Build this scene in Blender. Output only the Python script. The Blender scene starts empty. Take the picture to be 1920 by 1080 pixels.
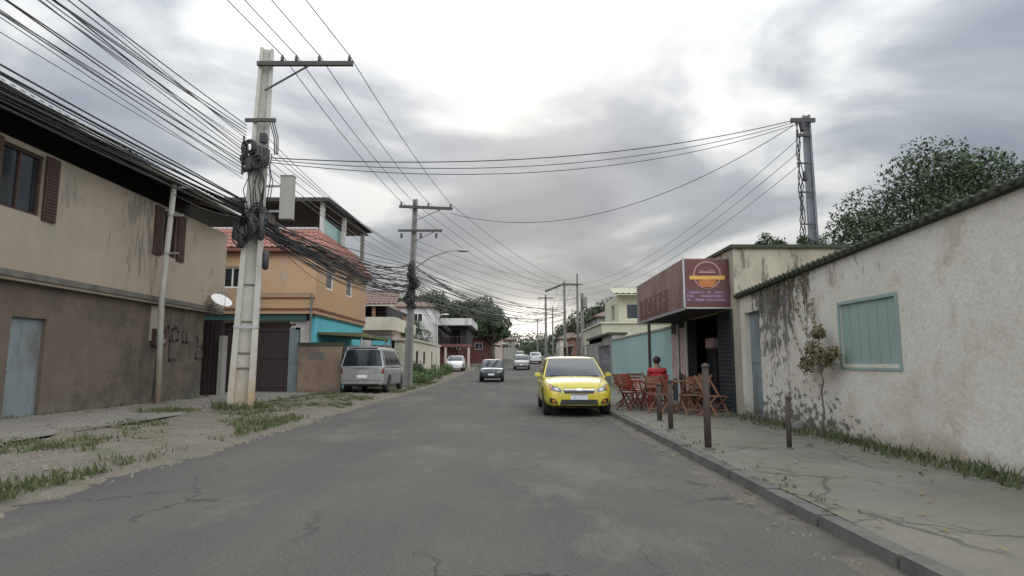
import bpy, bmesh, math, random
from mathutils import Vector, Matrix, noise
from mathutils.bvhtree import BVHTree
R = math.radians
rnd = random.Random(7)
SC = bpy.context.scene
COL = SC.collection

# ------------------------------------------------------------------ camera
CAMZ, FPX = 1.3, 1140.0
PITCH = math.atan(140 / FPX)
cd = bpy.data.cameras.new('camera'); cam = bpy.data.objects.new('camera', cd); COL.objects.link(cam)
cam.location = (0, 0, CAMZ); cam.rotation_euler = (R(90) + PITCH, 0, 0)
cd.sensor_width = 36; cd.lens = FPX / 1920 * 36; cd.clip_end = 3000; cd.clip_start = 0.05
SC.camera = cam

# ------------------------------------------------------------------ sky and sun
SUN_EL, SUN_AZ = R(24), R(2)        # low behind the clouds, straight down the road
w = bpy.data.worlds.new('World'); SC.world = w; w.use_nodes = True
nt = w.node_tree; nt.nodes.clear()
def N(t, **k):
    n = nt.nodes.new(t)
    for a, b in k.items(): setattr(n, a, b)
    return n
def L(a, b): nt.links.new(a, b)
def M_(op, a, b=None, clamp=False):
    n = N('ShaderNodeMath', operation=op); n.use_clamp = clamp
    for i, v in enumerate((a, b)):
        if v is None: continue
        if isinstance(v, (int, float)): n.inputs[i].default_value = v
        else: L(v, n.inputs[i])
    return n.outputs[0]
out = N('ShaderNodeOutputWorld'); bg = N('ShaderNodeBackground'); bg.inputs['Strength'].default_value = 0.1
L(bg.outputs[0], out.inputs[0])
sky = N('ShaderNodeTexSky', sky_type='NISHITA', sun_disc=False, sun_elevation=SUN_EL, sun_rotation=SUN_AZ)
tc = N('ShaderNodeTexCoord'); sep = N('ShaderNodeSeparateXYZ'); L(tc.outputs['Generated'], sep.inputs[0])
zc = M_('MAXIMUM', sep.outputs[2], 0.0)
zd = M_('ADD', zc, 0.2)
cmb = N('ShaderNodeCombineXYZ')
L(M_('DIVIDE', sep.outputs[0], zd), cmb.inputs[0]); L(M_('DIVIDE', sep.outputs[1], zd), cmb.inputs[1])
cmb.inputs[2].default_value = 0.5
n1 = N('ShaderNodeTexNoise'); n1.inputs['Scale'].default_value = 1.25; n1.inputs['Detail'].default_value = 7
n1.inputs['Roughness'].default_value = 0.48; n1.inputs['Distortion'].default_value = 0.5
L(cmb.outputs[0], n1.inputs['Vector'])
cr = N('ShaderNodeValToRGB'); L(n1.outputs['Fac'], cr.inputs[0])
cr.color_ramp.elements[0].position = 0.37; cr.color_ramp.elements[0].color = (0.31, 0.345, 0.40, 1)
cr.color_ramp.elements[1].position = 0.62; cr.color_ramp.elements[1].color = (1.05, 1.05, 1.03, 1)
e = cr.color_ramp.elements.new(0.5); e.color = (0.50, 0.535, 0.58, 1)
# elevation: overcast skies are brighter overhead
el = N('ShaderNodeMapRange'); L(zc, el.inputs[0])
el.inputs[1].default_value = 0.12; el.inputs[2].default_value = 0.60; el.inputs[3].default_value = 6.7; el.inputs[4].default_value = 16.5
# extra sky gain out of view behind the viewer, added to light the walls
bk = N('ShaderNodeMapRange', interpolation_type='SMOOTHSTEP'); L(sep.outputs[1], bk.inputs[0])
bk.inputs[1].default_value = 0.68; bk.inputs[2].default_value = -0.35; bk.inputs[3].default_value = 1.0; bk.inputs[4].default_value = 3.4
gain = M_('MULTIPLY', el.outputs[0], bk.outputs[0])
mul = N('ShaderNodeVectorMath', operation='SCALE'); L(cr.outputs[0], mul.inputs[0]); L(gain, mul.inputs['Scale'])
# bright warm gap in the cloud low down the road
g = Vector((math.sin(R(1.2)), math.cos(R(1.2)), math.tan(R(3.2)))).normalized()
sc_ = N('ShaderNodeVectorMath', operation='MULTIPLY'); L(tc.outputs['Generated'], sc_.inputs[0]); sc_.inputs[1].default_value = (1, 1, 1.5)
nrm = N('ShaderNodeVectorMath', operation='NORMALIZE'); L(sc_.outputs[0], nrm.inputs[0])
g2 = Vector((g.x, g.y, g.z * 1.5)).normalized()
dt = N('ShaderNodeVectorMath', operation='DOT_PRODUCT'); L(nrm.outputs[0], dt.inputs[0]); dt.inputs[1].default_value = g2
dv = M_('MAXIMUM', dt.outputs['Value'], 0.0)
glow = M_('ADD', M_('MULTIPLY', M_('POWER', dv, 420.0), 10.0), M_('MULTIPLY', M_('POWER', dv, 120.0), .9))
gc = N('ShaderNodeVectorMath', operation='SCALE'); gc.inputs[0].default_value = (1.0, 0.96, 0.86); L(glow, gc.inputs['Scale'])
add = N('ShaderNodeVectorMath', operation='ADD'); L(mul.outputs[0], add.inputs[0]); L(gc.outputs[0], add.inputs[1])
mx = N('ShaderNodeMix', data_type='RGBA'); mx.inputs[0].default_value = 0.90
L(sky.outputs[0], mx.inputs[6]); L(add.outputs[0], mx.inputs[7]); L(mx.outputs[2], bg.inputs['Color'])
ld = bpy.data.lights.new('sun', 'SUN'); ld.energy = 0.5; ld.angle = R(20); ld.color = (1.0, 0.95, 0.87)
sun = bpy.data.objects.new('sun', ld); COL.objects.link(sun)
sd = Vector((math.sin(SUN_AZ) * math.cos(SUN_EL), math.cos(SUN_AZ) * math.cos(SUN_EL), math.sin(SUN_EL)))
sun.rotation_euler = sd.to_track_quat('Z', 'Y').to_euler()
SC.view_settings.view_transform = 'Standard'; SC.view_settings.look = 'None'
SC.view_settings.exposure = -0.2; SC.view_settings.gamma = 1.0; SC.view_settings.use_curve_mapping = False
SC.cycles.max_bounces = 6

# ------------------------------------------------------------------ helpers
def at(px, py, X=None, Y=None):
    u, v = px - 960, 540 - py
    c, s = math.cos(PITCH), math.sin(PITCH)
    d = Vector((u, FPX * c - v * s, FPX * s + v * c))
    t = Y / d.y if Y is not None else X / d.x
    return Vector((0, 0, CAMZ)) + d * t
def tag(o, label=None, cat=None, group=None, kind=None):
    if label: o['label'] = label
    if cat: o['category'] = cat
    if group: o['group'] = group
    if kind: o['kind'] = kind
    return o
def thing(name, label, cat, loc=(0, 0, 0), rz=0, group=None):
    o = bpy.data.objects.new(name, None); COL.objects.link(o); o.empty_display_size = .2
    o.location = loc; o.rotation_euler = (0, 0, rz)
    return tag(o, label, cat, group)
def wloc(o):
    v = Vector((0, 0, 0))
    while o is not None:
        v += Vector(o.location); o = o.parent
    return v
class MB:
    def __init__(s): s.v = []; s.f = []; s.m = []
    def q(s, pts, m=0):
        n = len(s.v); s.v += [Vector(p) for p in pts]; s.f.append(tuple(range(n, n + len(pts)))); s.m.append(m); return s
    def box(s, x0, x1, y0, y1, z0, z1, m=0):
        if x0 > x1: x0, x1 = x1, x0
        if y0 > y1: y0, y1 = y1, y0
        n = len(s.v)
        s.v += [Vector(p) for p in ((x0,y0,z0),(x1,y0,z0),(x1,y1,z0),(x0,y1,z0),(x0,y0,z1),(x1,y0,z1),(x1,y1,z1),(x0,y1,z1))]
        for f in ((0,3,2,1),(4,5,6,7),(0,1,5,4),(1,2,6,5),(2,3,7,6),(3,0,4,7)):
            s.f.append(tuple(n + i for i in f)); s.m.append(m)
        return s
    def hexa(s, b, t, m=0):     # bottom ring and top ring of the same length
        n = len(s.v); k = len(b); s.v += [Vector(p) for p in b] + [Vector(p) for p in t]
        s.f.append(tuple(n + i for i in reversed(range(k)))); s.m.append(m)
        s.f.append(tuple(n + k + i for i in range(k))); s.m.append(m)
        for i in range(k):
            j = (i + 1) % k; s.f.append((n + i, n + j, n + k + j, n + k + i)); s.m.append(m)
        return s
    def tube(s, pts, r, seg=6, m=0, cap=True):
        pts = [Vector(p) for p in pts]
        rr = r if isinstance(r, (list, tuple)) else [r] * len(pts)
        n0 = len(s.v); up = Vector((0, 0, 1))
        for i, p in enumerate(pts):
            d = (pts[min(i + 1, len(pts) - 1)] - pts[max(i - 1, 0)])
            d = d.normalized() if d.length > 1e-9 else up
            a = d.cross(up) if abs(d.z) < .95 else d.cross(Vector((1, 0, 0)))
            a.normalize(); b = a.cross(d)
            for k in range(seg):
                t = 2 * math.pi * k / seg
                s.v.append(p + (a * math.cos(t) + b * math.sin(t)) * rr[i])
        for i in range(len(pts) - 1):
            for k in range(seg):
                j = (k + 1) % seg
                s.f.append((n0 + i * seg + k, n0 + i * seg + j, n0 + (i + 1) * seg + j, n0 + (i + 1) * seg + k)); s.m.append(m)
        if cap:
            s.f.append(tuple(n0 + k for k in reversed(range(seg)))); s.m.append(m)
            s.f.append(tuple(n0 + (len(pts) - 1) * seg + k for k in range(seg))); s.m.append(m)
        return s
    def lathe(s, prof, c=(0, 0, 0), seg=20, axis='z', m=0):
        n0 = len(s.v); c = Vector(c)
        for r, h in prof:
            for k in range(seg):
                t = 2 * math.pi * k / seg; a, b = r * math.cos(t), r * math.sin(t)
                s.v.append(c + (Vector((a, b, h)) if axis == 'z' else Vector((h, a, b)) if axis == 'x' else Vector((a, h, b))))
        for i in range(len(prof) - 1):
            for k in range(seg):
                j = (k + 1) % seg
                s.f.append((n0 + i * seg + k, n0 + i * seg + j, n0 + (i + 1) * seg + j, n0 + (i + 1) * seg + k)); s.m.append(m)
        for base in (0, len(prof) - 1):
            if prof[base][0] > 1e-6:
                s.f.append(tuple(n0 + base * seg + k for k in range(seg))); s.m.append(m)
        return s
    def ball(s, c, rx, ry, rz, seg=10, rings=7, m=0):
        n0 = len(s.v); c = Vector(c)
        for i in range(rings + 1):
            ph = math.pi * i / rings
            for k in range(seg):
                t = 2 * math.pi * k / seg
                s.v.append(c + Vector((rx * math.sin(ph) * math.cos(t), ry * math.sin(ph) * math.sin(t), rz * math.cos(ph))))
        for i in range(rings):
            for k in range(seg):
                j = (k + 1) % seg
                s.f.append((n0 + i * seg + k, n0 + i * seg + j, n0 + (i + 1) * seg + j, n0 + (i + 1) * seg + k)); s.m.append(m)
        return s
    def bar(s, a, b, w_, h_, m=0):          # rectangular bar from a to b
        a, b = Vector(a), Vector(b); d = (b - a).normalized()
        u = d.cross(Vector((0, 0, 1))) if abs(d.z) < .95 else d.cross(Vector((0, 1, 0)))
        u.normalize(); v = u.cross(d)
        ring = lambda p: [p + u * w_ / 2 + v * h_ / 2, p - u * w_ / 2 + v * h_ / 2, p - u * w_ / 2 - v * h_ / 2, p + u * w_ / 2 - v * h_ / 2]
        return s.hexa(ring(a), ring(b), m)
    def build(s, name, mats, parent=None, smooth=False, bevel=0, local=False, fix=True):
        me = bpy.data.meshes.new(name)
        off = Vector((0, 0, 0)) if (parent is None or local) else wloc(parent)
        me.from_pydata([v - off for v in s.v], [], s.f)
        for m in (mats if isinstance(mats, (list, tuple)) else [mats]): me.materials.append(m)
        me.polygons.foreach_set('material_index', s.m)
        if smooth: me.polygons.foreach_set('use_smooth', [True] * len(me.polygons))
        if fix:
            bm = bmesh.new(); bm.from_mesh(me); bmesh.ops.remove_doubles(bm, verts=bm.verts, dist=1e-5)
            bmesh.ops.recalc_face_normals(bm, faces=bm.faces)
            if bevel:
                es = [e for e in bm.edges if len(e.link_faces) == 2 and e.calc_face_angle(0) > .5]
                bmesh.ops.bevel(bm, geom=es, offset=bevel, segments=2, affect='EDGES', clamp_overlap=True)
            bm.to_mesh(me); bm.free()
        me.update()
        o = bpy.data.objects.new(name, me); COL.objects.link(o)
        if parent: o.parent = parent
        return o
def copy_tree(o, parent=None):
    c = o.copy(); COL.objects.link(c); c.parent = parent
    for ch in [x for x in KIDS.get(o.name, list(o.children))]: copy_tree(ch, c)
    return c
KIDS = {}
def grid_wall(mb, axis, p, th, a0, a1, z0, z1, holes=(), m=0):
    """wall on plane axis=p..p+th from a0..a1 with rectangular holes (a0,a1,z0,z1)"""
    A = sorted({a0, a1, *[min(max(h[i], a0), a1) for h in holes for i in (0, 1)]})
    Z = sorted({z0, z1, *[min(max(h[i], z0), z1) for h in holes for i in (2, 3)]})
    solid = lambda i, j: 0 <= i < len(A) - 1 and 0 <= j < len(Z) - 1 and not any(
        h[0] < (A[i] + A[i + 1]) / 2 < h[1] and h[2] < (Z[j] + Z[j + 1]) / 2 < h[3] for h in holes)
    P = (lambda d, a, z: (d, a, z)) if axis == 'x' else (lambda d, a, z: (a, d, z))
    for i in range(len(A) - 1):
        for j in range(len(Z) - 1):
            if not solid(i, j): continue
            b0, b1, y0, y1 = A[i], A[i + 1], Z[j], Z[j + 1]
            for d in (p, p + th): mb.q([P(d, b0, y0), P(d, b1, y0), P(d, b1, y1), P(d, b0, y1)], m)
            if not solid(i - 1, j): mb.q([P(p, b0, y0), P(p + th, b0, y0), P(p + th, b0, y1), P(p, b0, y1)], m)
            if not solid(i + 1, j): mb.q([P(p, b1, y0), P(p + th, b1, y0), P(p + th, b1, y1), P(p, b1, y1)], m)
            if not solid(i, j - 1): mb.q([P(p, b0, y0), P(p + th, b0, y0), P(p + th, b1, y0), P(p, b1, y0)], m)
            if not solid(i, j + 1): mb.q([P(p, b0, y1), P(p + th, b0, y1), P(p + th, b1, y1), P(p, b1, y1)], m)
    return mb

# ------------------------------------------------------------------ materials
def mat(name, c, rough=.8, c2=None, sc=1.5, amt=.5, dirt=None, dsc=.9, dlo=.5, dhi=.62, stretch=1, bump=.0, bsc=30, metal=0, coat=0,
        fine=.12, spec=.5, low=None, lowz=.8):
    """base colour c, mottled with c2; dirt: stains of their own shape (optionally drawn-out down the wall); low: splash dirt by height"""
    m = bpy.data.materials.new(name); m.use_nodes = True; t = m.node_tree; b = t.nodes['Principled BSDF']
    b.inputs['Roughness'].default_value = rough; b.inputs['Metallic'].default_value = metal
    b.inputs['Coat Weight'].default_value = coat; b.inputs['Specular IOR Level'].default_value = spec
    new, ln = t.nodes.new, t.links.new
    tc = new('ShaderNodeTexCoord')
    def noi(scale, det=6, ro=.6, st=1, off=0):
        mp = new('ShaderNodeMapping'); mp.inputs['Scale'].default_value = (scale, scale, scale / st)
        mp.inputs['Location'].default_value = (off, off * 1.3, off * .7); ln(tc.outputs['Object'], mp.inputs[0])
        n = new('ShaderNodeTexNoise'); n.inputs['Scale'].default_value = 1; n.inputs['Detail'].default_value = det
        n.inputs['Roughness'].default_value = ro; ln(mp.outputs[0], n.inputs['Vector']); return n.outputs['Fac']
    def rng(f, a, b_, lo=0, hi=1):
        r = new('ShaderNodeMapRange'); ln(f, r.inputs[0]); r.inputs[1].default_value = a; r.inputs[2].default_value = b_
        r.inputs[3].default_value = lo; r.inputs[4].default_value = hi; return r.outputs[0]
    def mix(f, a, b_):
        x = new('ShaderNodeMix'); x.data_type = 'RGBA'
        for i, v in ((0, f), (6, a), (7, b_)):
            if isinstance(v, (int, float)): x.inputs[i].default_value = v
            elif isinstance(v, tuple): x.inputs[i].default_value = (*v, 1)
            else: ln(v, x.inputs[i])
        return x.outputs[2]
    if c2 is None: c2 = tuple(k * .72 for k in c)
    col = mix(rng(noi(sc), .35, .68, 0, amt), c, c2)
    if fine:
        col = mix(rng(noi(bsc * 1.3, 3, .7), .3, .75, 0, fine * 2), col, tuple(k * .45 for k in c))
    if dirt: col = mix(rng(noi(dsc, 8, .68, stretch, 5.3), dlo, dhi, 0, .85), col, dirt)
    if low:
        sp = new('ShaderNodeSeparateXYZ'); ln(tc.outputs['Object'], sp.inputs[0])
        ad = new('ShaderNodeMath'); ad.operation = 'MULTIPLY_ADD'; ln(noi(1.6, 8, .7, 1, 9), ad.inputs[0]); ad.inputs[1].default_value = lowz * 3; ln(sp.outputs[2], ad.inputs[2])
        col = mix(rng(ad.outputs[0], lowz * 1.3, lowz * 2.3, .85, 0), col, low)
    ln(col, b.inputs['Base Color'])
    if bump:
        bp = new('ShaderNodeBump'); bp.inputs['Strength'].default_value = bump; bp.inputs['Distance'].default_value = .02
        ln(noi(bsc, 6, .65), bp.inputs['Height']); ln(bp.outputs[0], b.inputs['Normal'])
    return m
def plain(name, c, rough=.6, metal=0, coat=0, spec=.5): return mat(name, c, rough, amt=.25, sc=6, fine=.05, metal=metal, coat=coat, spec=spec)
def emis(m, c, s):
    b = m.node_tree.nodes['Principled BSDF']; b.inputs['Emission Color'].default_value = (*c, 1); b.inputs['Emission Strength'].default_value = s; return m
K = {}
K['asphalt'] = mat('asphalt', (.17, .165, .155), .85, (.135, .13, .125), .35, .8, dirt=(.21, .19, .165), dsc=.22, dlo=.52, dhi=.7, stretch=1, bump=.5, bsc=45, fine=.3)
def asphalt():
    m = bpy.data.materials.new('asphalt'); m.use_nodes = True; t = m.node_tree; b = t.nodes['Principled BSDF']; b.inputs['Roughness'].default_value = .9; b.inputs['Specular IOR Level'].default_value = .25
    new, ln = t.nodes.new, t.links.new; tc = new('ShaderNodeTexCoord')
    def noi(sx, sy, det=6, ro=.6, off=0, vec=None):
        mp = new('ShaderNodeMapping'); mp.inputs['Scale'].default_value = (sx, sy, sx); mp.inputs['Location'].default_value = (off, off, off); ln(vec or tc.outputs['Object'], mp.inputs[0])
        n = new('ShaderNodeTexNoise'); n.inputs['Scale'].default_value = 1; n.inputs['Detail'].default_value = det; n.inputs['Roughness'].default_value = ro; ln(mp.outputs[0], n.inputs['Vector']); return n
    def rng(f, a, c, lo=0, hi=1):
        r = new('ShaderNodeMapRange'); ln(f, r.inputs[0]); r.inputs[1].default_value = a; r.inputs[2].default_value = c; r.inputs[3].default_value = lo; r.inputs[4].default_value = hi; return r.outputs[0]
    def mix(f, a, c):
        x = new('ShaderNodeMix'); x.data_type = 'RGBA'; ln(f, x.inputs[0])
        for i, v in ((6, a), (7, c)):
            if isinstance(v, tuple): x.inputs[i].default_value = (*v, 1)
            else: ln(v, x.inputs[i])
        return x.outputs[2]
    col = mix(rng(noi(.5, .25, 8, .65).outputs[0], .35, .65), (.115, .106, .09), (.07, .066, .06))
    col = mix(rng(noi(1.4, .05, 4, .5, 3).outputs[0], .42, .62, 0, .55), col, (.066, .063, .06))        # wheel-worn bands
    col = mix(rng(noi(.35, .2, 9, .72, 11).outputs[0], .53, .6, 0, .7), col, (.15, .135, .112))            # dusty old repairs
    col = mix(rng(noi(38, 38, 6, .85).outputs[0], .38, .66, 0, .75), col, (.032, .031, .03))              # aggregate
    col = mix(rng(noi(50, 50, 2, .6, 7).outputs[0], .60, .68, 0, .35), col, (.22, .205, .18))
    dn = noi(1.2, 1.2, 4, .6, 1); md = new('ShaderNodeVectorMath'); md.operation = 'MULTIPLY_ADD'; ln(dn.outputs[1], md.inputs[0]); md.inputs[1].default_value = (.9, .9, 0); ln(tc.outputs['Object'], md.inputs[2])
    mp = new('ShaderNodeMapping'); mp.inputs['Scale'].default_value = (.55, .4, .01); ln(md.outputs[0], mp.inputs[0])
    v = new('ShaderNodeTexVoronoi'); v.feature = 'DISTANCE_TO_EDGE'; v.inputs['Scale'].default_value = 1; ln(mp.outputs[0], v.inputs['Vector'])
    ck = rng(v.outputs['Distance'], .004, .012, 1, 0); mk = rng(noi(.25, .2, 3, .5, 21).outputs[0], .5, .58)
    mm = new('ShaderNodeMath'); mm.operation = 'MULTIPLY'; ln(ck, mm.inputs[0]); ln(mk, mm.inputs[1])
    m2 = new('ShaderNodeMath'); m2.operation = 'MULTIPLY'; ln(mm.outputs[0], m2.inputs[0]); m2.inputs[1].default_value = .7
    col = mix(m2.outputs[0], col, (.025, .024, .023)); ln(col, b.inputs['Base Color'])
    bp = new('ShaderNodeBump'); bp.inputs['Strength'].default_value = .5; bp.inputs['Distance'].default_value = .01; ln(noi(60, 60, 4, .7, 2).outputs[0], bp.inputs['Height']); ln(bp.outputs[0], b.inputs['Normal'])
    return m
K['asphalt'] = asphalt()
K['dust'] = mat('dusty_earth', (.19, .162, .125), .95, (.125, .11, .082), 1.2, 1, dirt=(.08, .085, .045), dsc=1.6, dlo=.5, dhi=.62, bump=1, bsc=34, fine=.55)
K['gutter'] = mat('gutter_silt', (.15, .13, .1), .95, (.10, .09, .07), 2.2, 1, dirt=(.06, .055, .045), dsc=2, dlo=.48, dhi=.6, bump=1, bsc=34, fine=.5)
K['ground'] = mat('ground_soil', (.2, .18, .13), .95, (.13, .12, .08), .25, .8, dirt=(.07, .1, .04), dsc=.1, dlo=.45, dhi=.6, bump=.5, bsc=4)
K['paveL'] = mat('worn_concrete_paving', (.2, .185, .16), .92, (.14, .13, .105), .8, .8, dirt=(.13, .12, .09), dsc=.7, dlo=.52, dhi=.68, bump=.6, bsc=20, fine=.25)
K['paveR'] = mat('grey_concrete_paving', (.165, .152, .122), .92, (.105, .098, .078), .8, 1, dirt=(.12, .118, .08), dsc=.8, dlo=.47, dhi=.6, bump=.6, bsc=20, fine=.25)
K['kerb'] = mat('kerb_concrete', (.12, .115, .1), .92, (.06, .06, .05), 2, .9, bump=.6, bsc=20, fine=.3)
K['pole'] = mat('pole_concrete', (.44, .43, .38), .85, (.34, .33, .29), 2.2, .9, dirt=(.2, .19, .16), dsc=1.2, dlo=.58, dhi=.72, stretch=4, bump=.5, bsc=26, fine=.25, low=(.3, .21, .11), lowz=2.3)
K['pole_channel'] = mat('pole_channel_concrete', (.28, .26, .22), .9, (.2, .18, .15), 2.2, .9, dirt=(.13, .115, .09), dsc=1.4, dlo=.55, dhi=.7, stretch=4, bump=.5, bsc=26, low=(.3, .2, .09), lowz=1.0)
K['pole_far'] = mat('dark_pole_concrete', (.2, .2, .185), .85, (.13, .13, .12), 2, .8, bump=.3)
K['pole_steel'] = mat('bluish_grey_pole', (.15, .165, .185), .7, (.1, .11, .13), 1.5, .8, bump=.2)
K['cable'] = plain('black_cable', (.022, .022, .024), .6)
K['cable_grey'] = plain('grey_cable', (.12, .125, .13), .6)
K['crossarm'] = mat('dark_crossarm', (.06, .055, .05), .8)
K['insul'] = plain('dark_insulator', (.035, .03, .03), .3)
K['steel'] = plain('galvanised_steel', (.32, .33, .33), .5, .6)
K['box_grey'] = mat('pale_grey_box', (.27, .262, .235), .7, (.28, .27, .24), 2, .7, dirt=(.3, .27, .2), dsc=2, dlo=.6, dhi=.75, stretch=4)
K['wallB1'] = mat('beige_render', (.36, .305, .235), .9, (.29, .24, .18), .5, .9, dirt=(.24, .22, .19), dsc=.7, dlo=.52, dhi=.72, stretch=2.2, bump=.4, fine=.15)
K['wallB1low'] = mat('stained_pink_brown_render', (.15, .112, .085), .95, (.105, .085, .06), .9, 1, dirt=(.07, .06, .05), dsc=.9, dlo=.48, dhi=.66, stretch=2, bump=.8, bsc=18, fine=.3, low=(.14, .13, .105), lowz=.5)
K['orange'] = mat('orange_render', (.5, .315, .175), .9, (.42, .28, .175), .45, 1, dirt=(.37, .28, .2), dsc=.6, dlo=.52, dhi=.75, stretch=2.5, bump=.3, fine=.12)
K['trim_brown'] = mat('brown_trim', (.17, .07, .045), .85)
K['tile'] = mat('red_roof_tile', (.34, .135, .095), .85, (.22, .095, .07), 2.5, 1, dirt=(.2, .13, .1), dsc=2, dlo=.5, dhi=.65, bump=.6, bsc=12, fine=.25)
K['tile_dark'] = mat('old_brown_roof_tile', (.17, .1, .075), .9, (.09, .065, .055), 2.5, 1, bump=.6, bsc=12)
K['zinc_dark'] = mat('dark_sheet_roof', (.03, .03, .028), .7, (.045, .042, .038), 1.2, .8, bump=.2)
K['sheet'] = mat('weathered_sheet_roof', (.15, .14, .125), .75, (.08, .07, .06), 1, .9)
K['white'] = mat('white_paint', (.74, .74, .72), .7, (.62, .61, .58), 1.5, .8, fine=.08)
K['whitewall'] = mat('dirty_white_wall', (.52, .51, .5), .85, (.4, .39, .37), 1, .9, dirt=(.28, .26, .24), dsc=.9, stretch=3)
K['glass'] = mat('dark_window_glass', (.018, .022, .026), .08, amt=.2, fine=0, spec=.8)
K['shutter'] = mat('dark_brown_shutter', (.07, .035, .025), .7, (.04, .022, .018), 3, .8)
K['gate'] = mat('dark_maroon_gate', (.045, .026, .026), .65, (.03, .02, .022), 2, .9)
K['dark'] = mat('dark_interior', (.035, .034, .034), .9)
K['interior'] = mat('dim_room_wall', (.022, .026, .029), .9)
K['brownwall'] = mat('brown_rough_wall', (.235, .165, .115), .95, (.17, .125, .09), 1, 1, dirt=(.08, .07, .055), dsc=.9, dlo=.48, dhi=.64, stretch=2, bump=.8, bsc=16, low=(.09, .085, .07), lowz=.35)
K['greydoor'] = mat('grey_blue_metal_door', (.17, .21, .22), .6, (.13, .16, .165), 1.4, .8, dirt=(.1, .1, .09), dsc=1.5, stretch=3)
K['teal'] = mat('bright_teal_wall', (.11, .46, .54), .85, (.09, .36, .43), 1, .9)
K['tealdark'] = mat('dark_green_beam', (.04, .11, .095), .8)
K['olive'] = mat('olive_awning', (.13, .115, .03), .8, (.05, .08, .06), 1.6, .9)
K['mint'] = mat('pale_teal_wall', (.27, .41, .385), .88, (.23, .35, .33), .7, 1, dirt=(.36, .42, .36), dsc=.7, dlo=.5, dhi=.7, stretch=3, bump=.3)
K['dado'] = mat('tan_dado', (.4, .31, .2), .9, (.3, .25, .17), 1.2, .9, bump=.4, low=(.2, .17, .12), lowz=.2)
K['cream'] = mat('cream_yellow_wall', (.45, .44, .32), .88, (.36, .36, .27), .9, .9, dirt=(.34, .33, .24), dsc=.8, dlo=.52, dhi=.7, stretch=3)
K['creamwhite'] = mat('cream_white_wall', (.57, .54, .43), .88, (.45, .42, .33), .9, .9, dirt=(.3, .28, .22), dsc=.8, dlo=.52, dhi=.7, stretch=3)
K['pinkwall'] = mat('dusty_pink_wall', (.5, .41, .34), .9, (.4, .33, .28), 1, .9)
K['greywall'] = mat('grey_cement_wall', (.28, .27, .245), .9, (.2, .195, .18), 1, .9, dirt=(.12, .115, .1), dsc=.8, stretch=3, bump=.4)
K['redshop'] = mat('dull_red_shopfront', (.17, .06, .05), .85, (.11, .05, .045), 2, .9)
K['brick'] = mat('bare_brick_wall', (.33, .18, .12), .9, (.24, .13, .09), 3, 1, bump=.6)
K['wallA'] = mat('peeling_offwhite_render', (.6, .57, .5), .92, (.47, .42, .35), .5, 1, dirt=(.38, .32, .25), dsc=1.5, dlo=.54, dhi=.66, stretch=1.2, bump=.7, bsc=16, fine=.22, low=(.2, .17, .11), lowz=.36)
def mould(m, y0, wy, z0, thr, scale=7, col=(.085, .08, .068), off=0, stz=2.2, zdir=1, hard=22.0, amt=.88):
    """a mould patch of its own irregular shape around y0, hanging down from height z0 (object coordinates)"""
    t = m.node_tree; b = t.nodes['Principled BSDF']; new, ln = t.nodes.new, t.links.new
    prev = b.inputs['Base Color'].links[0].from_socket
    tc = new('ShaderNodeTexCoord'); sp = new('ShaderNodeSeparateXYZ'); ln(tc.outputs['Object'], sp.inputs[0])
    def mth(op, a, c=None, clamp=False):
        n = new('ShaderNodeMath'); n.operation = op; n.use_clamp = clamp
        for i, v in enumerate((a, c)):
            if v is None: continue
            if isinstance(v, (int, float)): n.inputs[i].default_value = v
            else: ln(v, n.inputs[i])
        return n.outputs[0]
    mp = new('ShaderNodeMapping'); mp.inputs['Scale'].default_value = (scale, scale, scale / stz); mp.inputs['Location'].default_value = (off, off, off); ln(tc.outputs['Object'], mp.inputs[0])
    n = new('ShaderNodeTexNoise'); n.inputs['Scale'].default_value = 1; n.inputs['Detail'].default_value = 9; n.inputs['Roughness'].default_value = .72; ln(mp.outputs[0], n.inputs['Vector'])
    dy = mth('MULTIPLY', mth('ABSOLUTE', mth('SUBTRACT', sp.outputs[1], y0)), 1 / wy)
    dz = mth('MAXIMUM', mth('MULTIPLY', mth('SUBTRACT', z0, sp.outputs[2]), zdir), 0.0)
    v = mth('SUBTRACT', n.outputs[0], mth('ADD', mth('MULTIPLY', mth('POWER', dy, 2.0), .16), mth('MULTIPLY', dz, .11)))
    f = mth('MULTIPLY', mth('SUBTRACT', v, thr), hard, True); f = mth('MULTIPLY', f, amt)
    x = new('ShaderNodeMix'); x.data_type = 'RGBA'; ln(f, x.inputs[0]); ln(prev, x.inputs[6]); x.inputs[7].default_value = (*col, 1); ln(x.outputs[2], b.inputs['Base Color'])
K['stain'] = mat('black_mould_stain', (.15, .14, .12), .95, (.08, .075, .065), 3, 1, bump=.5)
K['wallC'] = mat('upper_block_render', (.38, .345, .26), .92, (.3, .27, .2), .8, 1, dirt=(.22, .2, .15), dsc=.9, dlo=.5, dhi=.68, stretch=2.5, bump=.5)
K['moss'] = mat('dark_mossy_edge', (.05, .05, .032), .95, (.03, .045, .022), 5, 1, bump=.8)
K['greenpanel'] = mat('grey_green_panel', (.23, .31, .275), .85, (.2, .265, .235), 1.2, .9, dirt=(.17, .22, .17), dsc=1.3, stretch=2)
K['maroon'] = mat('maroon_sign_board', (.095, .022, .018), .5, (.07, .018, .018), 1, .8, fine=.04)
K['maroonfade'] = mat('faded_maroon_board', (.17, .085, .075), .55, (.24, .165, .135), 1.3, 1, dirt=(.13, .05, .045), dsc=1.1, dlo=.5, dhi=.62, stretch=2, fine=.1)
K['purple'] = mat('purple_sign_band', (.085, .03, .05), .5, amt=.3)
K['signyellow'] = mat('sign_yellow', (.55, .3, .06), .5, amt=.3); K['signorange'] = mat('sign_orange', (.38, .12, .02), .5, amt=.3)
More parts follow.
